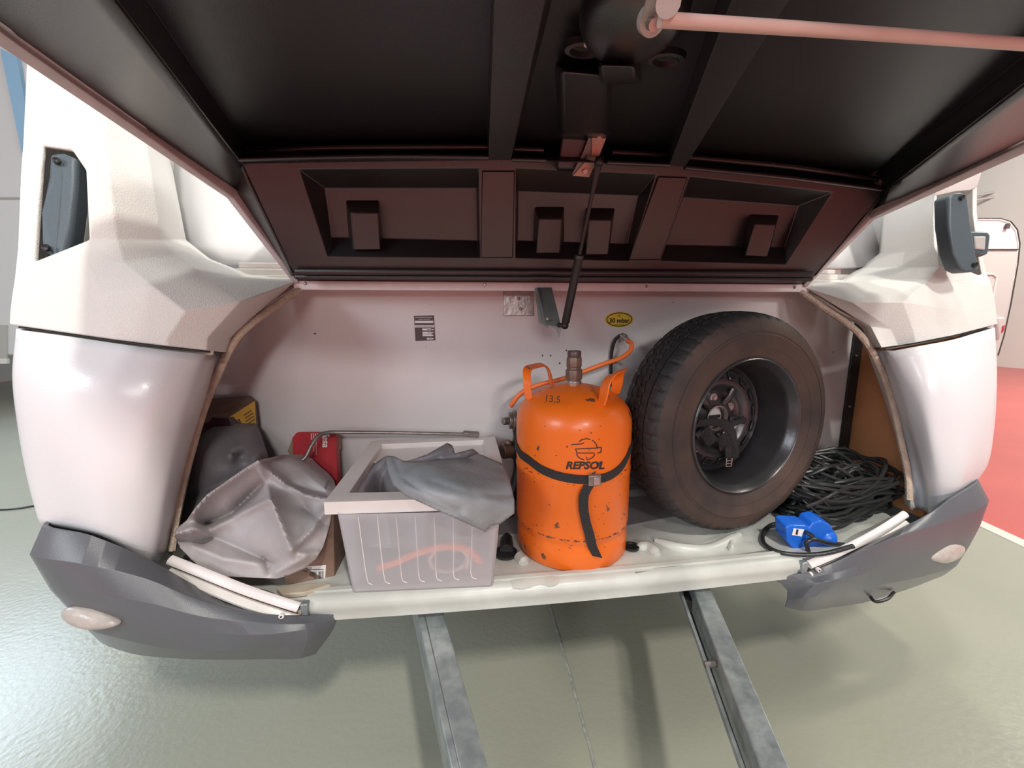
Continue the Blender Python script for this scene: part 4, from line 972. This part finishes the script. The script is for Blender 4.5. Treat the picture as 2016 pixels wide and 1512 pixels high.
# radial presses of the disc
for k in range(5):
    th = rad(90+72*k+46); a_ = Vector((.045*math.cos(th), .045*math.sin(th), -.030)); b_ = Vector((.095*math.cos(th), .095*math.sin(th), -.020))
    bm = B(); sweep(bm, [a_, a_.lerp(b_, .5)+Vector((0, 0, .004)), b_], .010, .008, seg=10); bmesh.ops.transform(bm, matrix=WM, verts=bm.verts); part('disc_rib', bm, 'rim', parent=wh, smooth=True)
# strap in the wheel
ws = empty('wheel_strap', WM @ Vector((0, -.02, 0)), 'black strap with metal buckle threaded through the spare wheel rim', 'strap')
def wv(px, py, h):   # point at given height over the wheel face
    o = WM @ Vector((0, 0, h)); n = (WM.to_3x3() @ Vector((0, 0, 1))); d = ray(px, py); return CAM+d*((o-CAM).dot(n)/d.dot(n))
bm = B(); P = cat([wv(1372, 834, -.02), wv(1400, 831, .0), wv(1425, 834, .004), wv(1438, 850, .006), wv(1442, 875, .006), wv(1444, 900, .004)], 5); ribbon(bm, P, .028, .003, [Vector((.3+.6*i/len(P), -.3, .9-.8*i/len(P))) for i in range(len(P))]); part('webbing', bm, 'strap', parent=ws, smooth=True)
bm = B(); P = cat([wv(1385, 845, -.01), wv(1405, 870, .004), wv(1420, 860, .008), wv(1432, 880, .004), wv(1446, 905, .0)], 5); ribbon(bm, P, .034, .004, [Vector((.5, -.4, .7))]*len(P)); part('webbing', bm, 'strap', parent=ws, smooth=True)
bm = B(); P = cat([wv(1434, 838, .0), wv(1450, 832, .005), wv(1464, 824, .0)], 4); ribbon(bm, P, .016, .003, (0, 0, 1)); part('webbing', bm, 'strap', parent=ws, smooth=True)
bm = B(); P = cat([wv(1433, 880, .006), wv(1434, 892, .008), wv(1435, 902, .006)], 3); ribbon(bm, P, .020, .003, (1, 0, 0)); part('webbing', bm, 'strap', parent=ws, smooth=True)
q = wv(1435, 910, .006); bm = B()
for dx in (-.0085, .0085): addbox(bm, q+Vector((dx, 0, 0)), (.0028, .004, .026))
for dz in (-.012, -.004, .005): addbox(bm, q+Vector((0, 0, dz)), (.018, .004, .0026))
part('buckle', bm, 'zinc', parent=ws, bevel=.0006, label='bright metal ladder buckle')

# ================================================================ storage box
bx = empty('storage_box', (-.10, 1.0, FZ), 'frosted clear plastic box with white rim, draped with grey vinyl', 'box')
ZT = .715
fb = [at(693, 1170, Z=FZ+.002), at(972, 1157, Z=FZ+.002)]
ft = [at(662, 1014, Y=.80), at(986, 1006, Y=.80)]
f0 = Vector((fb[0].x, fb[0].y, FZ+.002)); f1 = Vector((fb[1].x, fb[1].y, FZ+.002)); t0 = Vector((ft[0].x, .80, ZT)); t1 = Vector((ft[1].x, .80, ZT))
t0 = at(662, 1013, Z=ZT-.01); t1 = at(986, 1006, Z=ZT-.01); DB = 1.222
bb0 = Vector((f0.x-.0, DB-.03, FZ+.002)); bb1 = Vector((f1.x, DB-.03, FZ+.002)); tb0 = Vector((t0.x-.0, DB, ZT-.01)); tb1 = Vector((t1.x, DB, ZT-.01))
bm = B(); frustum(bm, [f0, f1, bb1, bb0], [t0, t1, tb1, tb0]); part('tub', bm, 'frost', parent=bx, bevel=.008, label='frosted translucent tub')
n_r = 7
for i in range(7):
    x = 712+i*37.5; yb = 1150-i*1.8
    a_ = at(x-11, 1018, Y=f0.y-.0); sl = (t0.y-f0.y)
    def onf(px, py):
        n = (f1-f0).cross(t0-f0).normalized(); d = ray(px, py); return CAM+d*((f0-CAM).dot(n)/d.dot(n))
    xt = 706+i*37.2; xb = 724+i*34.0
    P = [onf(xt, 1018), onf((xt+xb)/2, 1085), onf(xb-1, yb-12), onf(xb+2, yb-3), onf(xb+10, yb)]
    bm = B(); sweep(bm, cat([p+Vector((0, -.0015, 0)) for p in P], 5), .0009, seg=6); part('moulded_rib', bm, 'boxrim', parent=bx, smooth=True)
# rim frame
o_ = [at(637, 1012, Z=ZT-.008), at(1004, 998, Z=ZT-.008)]
rf0 = at(639, 1010, Z=ZT-.012); rf1 = at(1008, 998, Z=ZT-.012)
OUT = [(rf0.x, rf0.y), (rf1.x, rf1.y), (rf1.x-.0, DB+.03), (rf0.x, DB+.03)]
INN = [(rf0.x+.040, rf0.y+.042), (rf1.x-.040, rf1.y+.042), (rf1.x-.040, DB-.008), (rf0.x+.040, DB-.008)]
bm = B(); plate(bm, OUT, [INN], lambda x, y: Vector((x, y, ZT+.012)))
for loop, z0_, flip in ((OUT, ZT-.016, 0), (INN, ZT-.010, 1)):
    for i in range(4):
        p, q = loop[i], loop[(i+1) % 4]; addface(bm, [Vector((*p, ZT+.012)), Vector((*q, ZT+.012)), Vector((*q, z0_)), Vector((*p, z0_))])
bmesh.ops.remove_doubles(bm, verts=bm.verts, dist=.0005)
part('box_rim', bm, 'boxrim', parent=bx, bevel=.010, seg=4, solid=.002, label='thick white rim of the box')
# lid plate recessed toward the back
bm = B(); prism(bm, [Vector((INN[0][0], INN[0][1]+.24, ZT-.004)), Vector((INN[1][0], INN[1][1]+.24, ZT-.004)), Vector((INN[2][0], INN[2][1], ZT-.004)), Vector((INN[3][0], INN[3][1], ZT-.004))], (0, 0, -.004)); part('inner_shelf', bm, 'boxrim', parent=bx, bevel=.001)
# things seen through the tub
bm = B(); sweep(bm, cat([Vector((f0.x+.05, f0.y+.05, FZ+.03)), Vector((f0.x+.09, f0.y+.035, FZ+.05)), Vector((f0.x+.15, f0.y+.03, FZ+.075)), Vector((f0.x+.21, f0.y+.03, FZ+.085)), Vector((f0.x+.26, f0.y+.032, FZ+.07)), Vector((f0.x+.285, f0.y+.04, FZ+.035)), Vector((f0.x+.28, f0.y+.09, FZ+.02))], 6), .0085, seg=12)
tag(fin('rubber_hose', bm, 'ohose', smooth=True), 'orange hose seen through the front of the frosted box', 'hose')
bm = B(); cc = Vector((f0.x+.215, f0.y+.028, FZ+.045)); sweep(bm, cat([cc+Vector((.045*math.cos(t*.55), .002*t, .036*math.sin(t*.55))) for t in range(-1, 12)]+[cc+Vector((.075, .03, -.03))], 4), .005, seg=10)
tag(fin('clear_hose', bm, 'yrope', smooth=True), 'pale hose loop seen through the front of the frosted box', 'hose')
drape('vinyl_roll', [(712, 990), (940, 990), (945, 1060), (900, 1085), (800, 1080), (715, 1070)], [(712, 990, 1.02), (940, 990, 1.02), (940, 1075, .94), (715, 1070, .94), (830, 1030, .96)], [([(760, 990), (770, 1075)], .03, 14), ([(840, 990), (835, 1080)], .03, 12), ([(900, 990), (905, 1080)], .02, 12)], 'cloth3', step=9, depth=.12)
tag(bpy.data.objects['vinyl_roll'], 'folded grey vinyl packed inside the frosted box', 'cover')
# grey vinyl piece draped over the rim (negative third value = height instead of depth)
o = drape('vinyl_drape', [(760, 898), (764, 925), (775, 955), (800, 975), (812, 981), (860, 1003), (910, 1025), (955, 1046), (966, 1034), (985, 1030), (1012, 1010), (1012, 985), (1003, 945), (992, 915), (968, 905), (948, 896), (930, 890), (905, 894), (870, 903), (830, 910), (795, 908), (775, 899)],
  [(760, 898, -.765), (770, 945, -.75), (812, 981, -.745), (860, 1003, -.74), (905, 1022, .792), (955, 1046, .775), (985, 1028, .778), (1012, 1005, .79), (1005, 965, -.745), (990, 915, -.745), (948, 896, -.755), (900, 894, -.765), (830, 908, -.775), (795, 906, -.775), (800, 940, -.78), (860, 945, -.78), (930, 945, -.765), (880, 985, -.755), (950, 990, -.745), (820, 960, -.77)],
  [([(775, 905), (790, 940), (830, 968), (900, 1005)], -.010, 7), ([(820, 925), (900, 915), (980, 930)], .006, 7), ([(850, 950), (940, 975), (1005, 975)], -.005, 9), ([(763, 900), (800, 955), (860, 985), (950, 1035)], .012, 14), ([(770, 900), (900, 935), (1000, 950)], .008, 18), ([(850, 912), (920, 925), (985, 915)], -.006, 12), ([(800, 975), (900, 1010)], -.006, 8), ([(900, 960), (1005, 1000)], .006, 16)],
  'cloth3', step=4.5, depth=0, amp=.0008, seed=2, thick=.003)
tag(o, 'blue grey vinyl flap draped over the right rim of the frosted box', 'cover')
o = drape('vinyl_fold', [(716, 982), (716, 960), (724, 935), (740, 912), (760, 898), (770, 902), (766, 925), (776, 955), (800, 975), (812, 982)],
  [(716, 982, -.712), (722, 950, -.72), (745, 905, -.75), (762, 898, -.765), (770, 925, -.74), (780, 960, -.72), (812, 982, -.71), (750, 950, -.695), (760, 970, -.69)],
  [([(722, 975), (735, 930), (762, 900)], .010, 6), ([(745, 975), (752, 945), (765, 915)], -.012, 8)], 'cloth2', step=5, depth=0, amp=.002, seed=3, thick=.003)
tag(o, 'dark curled fold of vinyl at the left inside the frosted box rim', 'cover')
o = drape('vinyl_edge', [(798, 908), (840, 896), (880, 873), (890, 877), (896, 893), (930, 884), (942, 892), (900, 908), (850, 914)],
  [(798, 908, -.772), (840, 896, -.785), (880, 873, -.80), (895, 890, -.785), (930, 885, -.78), (900, 908, -.76), (850, 914, -.762)],
  [([(830, 905), (890, 880)], .008, 5), ([(870, 905), (930, 888)], .006, 5)], 'cloth2', step=5, depth=0, amp=.002, seed=5, thick=.003)
tag(o, 'creased dark vinyl edge standing behind the drape on the box', 'cover')

# ================================================================ grey covers on the left
o = drape('crumpled_cover', [(508, 907), (480, 924), (440, 952), (408, 974), (385, 1000), (368, 1025), (347, 1042), (345, 1056), (356, 1078), (375, 1098), (400, 1120), (430, 1133), (490, 1136), (545, 1138), (572, 1131), (600, 1118), (622, 1100), (636, 1075), (648, 1035), (656, 990), (650, 975), (632, 955), (612, 940), (590, 920), (560, 909), (530, 908)],
  [(508, 908, .99), (410, 972, .96), (347, 1046, .92), (380, 1100, .885), (430, 1133, .862), (545, 1137, .85), (600, 1118, .852), (636, 1075, .875), (656, 990, .93), (612, 940, 1.0), (560, 910, 1.03), (500, 1010, .925), (450, 1060, .90), (540, 1070, .87), (480, 1110, .868), (600, 1020, .905), (590, 960, .96)],
  [([(508, 908), (440, 953), (408, 976), (380, 1010)], .034, 12), ([(508, 909), (560, 952), (606, 976), (652, 984)], .020, 7), ([(575, 955), (640, 972)], -.018, 10),
   ([(508, 909), (545, 1012), (573, 1082)], .032, 16), ([(405, 1032), (455, 1012), (516, 952)], -.040, 13), ([(380, 1044), (420, 1040), (500, 998), (528, 985)], .024, 9),
   ([(350, 1050), (385, 1040), (412, 1052)], .022, 6), ([(352, 1064), (400, 1066), (415, 1060)], -.020, 6), ([(573, 1082), (610, 1048), (646, 1000)], .020, 9), ([(590, 1092), (625, 1090)], .012, 8),
   ([(415, 1054), (480, 1084), (540, 1112)], -.022, 14), ([(380, 1075), (440, 1100), (520, 1110)], .014, 16), ([(520, 1100), (530, 1125)], -.012, 7), ([(545, 1125), (600, 1098)], .012, 8), ([(600, 1000), (640, 1030)], -.012, 10)],
  'cloth', step=3.2, depth=.10, amp=.0015, seed=1)
tag(o, 'crumpled light grey vinyl cover at the left front of the locker', 'cover')
o = drape('folded_cover', [(345, 1030), (348, 985), (360, 930), (378, 885), (402, 852), (425, 837), (450, 832), (475, 838), (487, 858), (496, 880), (506, 905), (512, 930), (490, 965), (430, 1000), (385, 1035)],
  [(345, 1010, 1.03), (372, 900, 1.08), (400, 858, 1.12), (440, 833, 1.17), (480, 838, 1.17), (506, 905, 1.08), (512, 935, 1.04), (480, 960, 1.02), (420, 990, 1.0), (430, 900, 1.05), (460, 890, 1.06), (400, 950, 1.02)],
  [([(455, 900), (462, 885), (480, 882), (500, 900)], .018, 8), ([(465, 905), (485, 893)], -.012, 8), ([(380, 900), (430, 870), (480, 850)], .012, 22), ([(360, 985), (420, 960), (490, 930)], -.012, 16)],
  'cloth2', step=7, depth=.08, amp=.002, seed=7)
tag(o, 'dark grey vinyl cover bundled behind the crumpled light one', 'cover')

# ================================================================ cartons
yc = empty('yellow_carton', at(450, 860, 1.24), 'worn brown and yellow carton standing behind the grey covers', 'carton')
T_ = A3([(400, 786, 1.245), (494, 779, 1.255), (503, 788, 1.24), (452, 820, 1.16), (395, 830, 1.14)])
bm = B(); prism(bm, T_, (0, 0, -.006)); part('flap', bm, 'card', parent=yc)
bm = B(); sdp = A3([(452, 820, 1.16), (503, 788, 1.24), (512, 870, 1.24), (512, 920, 1.24), (470, 940, 1.16)]); prism(bm, sdp, (-.10, .02, 0)); part('carton_body', bm, 'card', parent=yc)
def plq_(px, py, off=.0015):
    n = (sdp[1]-sdp[0]).cross(sdp[4]-sdp[0]).normalized(); n = n if n.y < 0 else -n; d = ray(px, py); return CAM+d*((sdp[0]+n*off-CAM).dot(n)/d.dot(n))
bm = B(); prism(bm, [plq_(*p) for p in ((452, 821), (502, 789), (505, 845), (490, 853), (478, 838), (472, 824), (456, 832))], (0, -.001, 0)); part('yellow_print', bm, 'yellow', parent=yc)
strokes('small_print', [[(480, 818), (495, 808)], [(482, 824), (498, 813)], [(484, 830), (500, 819)], [(486, 836), (502, 825)], [(488, 842), (502, 832)], [(490, 848), (503, 839)]], 1.6, M['dink'], lambda x, y: plq_(x, y, .004), yc)
bm = B(); prism(bm, A3([(400, 845, 1.145), (418, 822, 1.145), (450, 824, 1.145), (456, 838, 1.145), (440, 845, 1.145)]), (0, .03, 0)); part('inner_packet', bm, mat('dark_maroon_packet', (.05, .02, .03), .4), parent=yc)

rc = empty('red_carton', at(615, 930, 1.2), 'battered red carton standing between the grey cover and the frosted box', 'carton')
fq = A3([(586, 851, 1.225), (660, 849, 1.22), (663, 940, 1.13), (664, 990, 1.10), (600, 990, 1.10), (576, 900, 1.18), (575, 862, 1.22)])
n_ = (fq[1]-fq[0]).cross(fq[3]-fq[0]).normalized(); n_ = n_ if n_.y < 0 else -n_
bm = B()
fq2 = []
for (x, y) in ((583, 852), (588, 850), (661, 850), (664, 940), (665, 990), (606, 992), (577, 905), (575, 862)):
    d = ray(x, y); fq2.append(CAM+d*((fq[0]-CAM).dot(n_)/d.dot(n_)))
prism(bm, fq2, -n_*.035); part('carton_body', bm, 'red', parent=rc, bevel=.002)
def rq(px, py, off=.0012): d = ray(px, py); return CAM+d*((fq[0]+n_*off-CAM).dot(n_)/d.dot(n_))
textobj('lettering', 'fesa', lambda x, y: rq(641+y, 866+x), 'paper', rc, 19, .2, .5)
bm = B()
for i in range(4): 
    p = [rq(612+i*4, 853), rq(614+i*4, 853), rq(614+i*4, 866), rq(612+i*4, 866)]; prism(bm, p, n_*.0004)
for (x, y0, y1) in ((622, 866, 896), (617, 868, 890)): prism(bm, [rq(x, y0), rq(x+1.3, y0), rq(x+1.3, y1), rq(x, y1)], n_*.0004)
part('small_print', bm, mat('pink_print', (.8, .45, .45), .5), parent=rc)
bm = B(); prism(bm, A3([(566, 888, 1.22), (576, 862, 1.24), (578, 890, 1.21), (574, 900, 1.20)]), (0, .01, 0)); prism(bm, A3([(662, 856, 1.24), (669, 858, 1.24), (670, 885, 1.22), (664, 884, 1.22)]), (0, .01, 0)); part('torn_flap', bm, 'card2', parent=rc)
bm = B(); prism(bm, [rq(*p, .003) for p in ((612, 942), (664, 938), (665, 962), (660, 966), (655, 950))], n_*.003); part('carton_edge', bm, 'red', parent=rc, bevel=.001)

cb = empty('cardboard_box', at(620, 1100, .90), 'brown cardboard box with barcode label under the light grey cover', 'carton')
c0 = at(556, 1150, Z=FZ+.012); c1 = at(652, 1147, Z=FZ+.012); 
cq = A3([(540, 1085, .875), (612, 1072, .89), (657, 1010, .93), (660, 1140, .90), (650, 1150, .895), (553, 1152, .87)])
bm = B(); prism(bm, A3([(560, 1080, .90), (656, 1010, .92), (659, 1142, .90), (560, 1152, .88)]), (0, .16, .0)); part('carton_body', bm, 'card', parent=cb, bevel=.002)
bfn = lambda x, y: at(x, y, .878)
c_pl = A3([(560, 1080, .90), (656, 1010, .92), (659, 1142, .90)]); nb = (c_pl[1]-c_pl[0]).cross(c_pl[2]-c_pl[0]).normalized(); nb = nb if nb.y < 0 else -nb
def cq_(px, py, off=.002): d = ray(px, py); return CAM+d*((c_pl[0]+nb*off-CAM).dot(nb)/d.dot(nb))
bm = B(); prism(bm, [cq_(*p, .001) for p in ((578, 1118), (642, 1112), (640, 1141), (579, 1144))], nb*.0008); lbp = part('shipping_label', bm, 'paper', parent=cb, label='white barcode label')
bm = B(); x = 609
while x < 638:
    w_ = random.choice((.7, 1.0, 1.6)); 
    if not 623 < x < 626: prism(bm, [cq_(*p, .003) for p in ((x, 1127-(x-609)*.1), (x+w_, 1127-(x-609)*.1), (x+w_, 1140-(x-609)*.05), (x, 1140-(x-609)*.05))], nb*.0004)
    x += w_+random.choice((.7, 1.1))
for (x0, x1, y) in ((595, 612, 1118.5), (586, 604, 1123.5), (606, 637, 1121.5), (580, 592, 1126.5), (594, 606, 1126), (580, 590, 1133), (594, 601, 1138), (582, 588, 1139)):
    x = x0
    while x < x1: prism(bm, [cq_(*p, .003) for p in ((x, y-1), (x+2.4, y-1), (x+2.4, y+.6), (x, y+.6))], nb*.0004); x += 3.2
part('barcode', bm, 'ink', parent=lbp)
bm = B(); prism(bm, [at(x, y, Z=FZ+.012) for x, y in ((544, 1158), (570, 1152), (640, 1146), (652, 1150), (600, 1166), (556, 1170))], (0, 0, -.011))
tag(fin('wood_offcut', bm, 'gwood', bevel=.002), 'pale flat wood offcut in front of the brown cardboard box', 'wood')

# ================================================================ wheel brace
wp = [at(505, 909, 1.05), at(545, 908, 1.06), at(588, 908, 1.08), at(600, 902, 1.085), at(614, 876, 1.10), at(630, 856, 1.12), at(650, 851, 1.135), at(780, 852, 1.17), at(918, 855, 1.205)]
wbp = cat(wp[:3], 4)+cat(wp[2:7], 6)[1:]+cat(wp[6:], 4)[1:]
wb = empty('wheel_brace', at(780, 852, 1.2), 'bent steel wheel brace lying across the back of the frosted box', 'tool')
bm = B(); sweep(bm, wbp, .0055, seg=12); part('bar', bm, 'steel', parent=wb, smooth=True)
bm = B(); q = at(912, 854, 1.205); cyl(bm, q, at(942, 856, 1.215), .011, 6); part('socket', bm, 'steel', parent=wb, bevel=.001)

# ================================================================ cable heap
CC = Vector((1.10, 1.10, FZ)); bm = B(); path = []
rs = random.Random(11); ang = 0
for i in range(64*8):
    ang += 2*PI/8*(1 if (i//50) % 2 == 0 else 1)
    lp = i//8; rr = .6+.4*math.sin(lp*1.7)+.12*rs.uniform(-1, 1)
    hz = .02+.14*(.5+.5*math.sin(lp*2.3+ang*.3))*(1-.3*abs(math.cos(ang)))
    cx_ = CC.x+.06*math.sin(lp*.9)+.02; cy_ = CC.y+.04*math.cos(lp*1.3)-.05
    path.append(Vector((cx_+.22*rr*math.cos(ang+lp*.35), cy_+.17*rr*math.sin(ang+lp*.35)+.02, FZ+max(.012, hz+.012*rs.uniform(-1, 1)))))
for p in path:
    p.x = min(p.x, 1.395); p.y = min(p.y, BW-.09)
    ly = .905+max(0, p.x-1.0)*.28
    if p.y < ly: p.y = ly+rs.uniform(0, .015)
    # keep clear of the wheel on the left
    lim = .93+.55*max(0, p.y-.98)
    if p.x < lim: p.x = lim+rs.uniform(0, .02)
sweep(bm, cat(path, 4), .0058, seg=8)
tag(fin('power_cable', bm, 'cable', smooth=True), 'long black power cable heaped in the right corner of the locker', 'cable')
bm = B()
cp = [at(1600, 1055, Z=FZ+.05), at(1550, 1030, Z=FZ+.03), at(1520, 1033, Z=FZ+.014), at(1503, 1050, Z=FZ+.008), at(1506, 1072, Z=FZ+.008), at(1530, 1086, Z=FZ+.008), at(1570, 1092, Z=FZ+.010), at(1620, 1090, Z=FZ+.02), at(1680, 1075, Z=FZ+.04)]
sweep(bm, cat(cp, 6), .0055, seg=10)
cp = [at(1594, 1094, .848), at(1590, 1080, .845), at(1588, 1068, .845), at(1600, 1062, .845), at(1630, 1069, .85), at(1668, 1072, .87), at(1690, 1068, .90)]
sweep(bm, cat(cp, 6), .0055, seg=10)
tag(fin('connector_cable', bm, 'cable', smooth=True), 'black cable loop curling around the blue plug', 'cable')
bpg = empty('blue_plug', at(1595, 1060, .92), 'blue plastic mains plug with white sticker on the cable heap', 'plug')
pc = at(1590, 1062, .93)
bm = B(); ol = [(1548, 1038), (1556, 1035), (1590, 1036), (1594, 1040), (1600, 1030), (1618, 1026), (1636, 1034), (1644, 1050), (1640, 1072), (1622, 1084), (1585, 1088), (1560, 1080), (1549, 1066)]
prism(bm, [at(x, y, .862) for x, y in ol], (0, .042, .010)); part('plug_shell', bm, 'blue', parent=bpg, bevel=.012, seg=5)
bm = B(); a_ = at(1622, 1055, .93); bmesh.ops.create_uvsphere(bm, u_segments=24, v_segments=14, radius=.031, matrix=Matrix.Translation(at(1619, 1055, .885)) @ Matrix.Diagonal((1, 1.1, .98, 1))); part('plug_collar', bm, 'blue', parent=bpg, smooth=True)
bm = B(); prism(bm, A3([(1562, 1040, .861), (1583, 1042, .861), (1578, 1056, .861), (1559, 1053, .861)]), (0, -.0008, 0)); ls = part('sticker', bm, 'paper', parent=bpg)
bm = B(); prism(bm, A3([(1568, 1042, .860), (1572, 1042, .860), (1570, 1053, .860), (1566, 1052, .860)]), (0, -.0005, 0)); part('barcode', bm, 'ink', parent=ls)

# ================================================================ background
fc = empty('touring_caravan', (5.2, 5.6, 0), 'white touring caravan seen beyond the right side behind the grab handle', 'caravan')
def fcq(l, Y): return [at(x, y, Y) for x, y in l]
YY = 4.6
bm = B(); prism(bm, fcq([(1700, 428), (1970, 430), (1990, 436), (2003, 452), (2008, 480), (2004, 520), (1990, 600), (1977, 660), (1965, 700), (1955, 712), (1700, 712)], YY), (0, 3, 0)); part('body', bm, 'bwhite', parent=fc, bevel=.02)
bm = B(); prism(bm, fcq([(1700, 491), (2004, 491), (1990, 600), (1977, 660), (1965, 695), (1700, 695)], YY-.01), (0, .01, 0)); part('window_band', bm, 'bgrey', parent=fc)
bm = B(); sweep(bm, fcq([(1900, 430), (1970, 430), (1990, 436), (2003, 452), (2008, 480), (2004, 520), (1990, 600), (1977, 660), (1965, 700)], YY-.015), .007, seg=6); part('edge_trim', bm, 'shadowgap', parent=fc, smooth=True)
bm = B(); sweep(bm, fcq([(1910, 540), (1955, 540), (1962, 546), (1952, 600)], YY-.015), .010, seg=6); part('hatch_edge', bm, 'bwhite', parent=fc)
bm = B(); sweep(bm, fcq([(1900, 491), (2004, 491)], YY-.015), .010, seg=6); part('seam', bm, 'shadowgap', parent=fc)
bm = B(); prism(bm, fcq([(1983, 440), (1990, 440), (1988, 450), (1981, 450)], YY-.03), (0, .02, 0)); part('marker_lamp', bm, 'dink', parent=fc)
bm = B(); prism(bm, fcq([(1966, 625), (1980, 624), (1976, 652), (1966, 672)], YY-.05), (0, .05, 0)); part('wheel_arch_lamp', bm, 'bgrey', parent=fc, bevel=.02)
bm = B(); prism(bm, fcq([(1975, 642), (1979, 640), (1976, 652), (1973, 655)], YY-.06), (0, .02, 0)); part('tail_lamp', bm, 'red', parent=fc)
bm = B(); a_ = at(1905, 388, X=8.0); b_ = at(2016, 367, X=8.0)
a_ = at(1880, 392, YY+4); b_ = at(2200, 335, YY+3.0); sweep(bm, [a_, b_], .03, seg=6); sweep(bm, [a_+Vector((0, 0, -.11)), b_+Vector((0, 0, -.11))], .03, seg=6)
tag(fin('trim_2', bm, 'bgrey', smooth=True), 'double grey line on the wall at the right edge', kind='structure')
fl = empty('parked_caravan', (-4.2, 4.5, 0), 'white caravan with grey skirt parked at the far left edge', 'caravan')
Y2 = 6.0
bm = B(); prism(bm, [at(-900, 700, Y2), at(58, 700, Y2), at(58, 500, Y2), at(50, 300, Y2), at(60, -100, Y2), at(-900, -100, Y2)], (-.3, 2.4, 0)); part('body', bm, 'winf', parent=fl, bevel=.03)
bm = B(); prism(bm, [at(-700, 640, Y2-.02), at(13, 640, Y2-.02), at(13, 708, Y2-.02), at(-700, 708, Y2-.02)], (0, .02, 0)); part('skirt', bm, 'bgrey', parent=fl)
bm = B(); prism(bm, [at(-700, 706, Y2-.03), at(14, 706, Y2-.03), at(14, 716, Y2-.03), at(-700, 716, Y2-.03)], (0, .03, 0)); part('skirt_rail', bm, 'bwhite', parent=fl)
bm = B(); sweep(bm, [at(-300, 390, Y2-.01), at(40, 390, Y2-.01)], .012, seg=6); part('seam', bm, 'bgrey', parent=fl)
bm = B(); prism(bm, [at(0, 95, Y2-.05), at(33, 112, Y2-.05), at(56, 240, Y2-.05), at(52, 302, Y2-.05), at(42, 298, Y2-.05)], (0, .04, 0)); part('window_edge', bm, mat('light_washed_window_edge', (.32, .55, .78), .3), parent=fl)  # pale blue puts the glare washing over a dark edge into its colour
a_ = at(18, 744, Z=0.0); 
tag(flat('floor', [(a_.x-9, a_.y-1.15), (a_.x+.6, a_.y-1.15), (a_.x+.6, a_.y+6), (a_.x-9, a_.y+6)], .0022, 'redf', .002), 'red painted strip under the parked caravan at left', kind='structure')
bm = B(); sweep(bm, cat([at(-60, 1001, Z=.006), at(0, 1003, Z=.006), at(40, 1000, Z=.006), at(100, 990, Z=.006), at(200, 985, Z=.006)], 4), .006, seg=8)
tag(fin('floor_cable', bm, 'cable', smooth=True), 'black cable lying on the floor left of the caravan', 'cable')
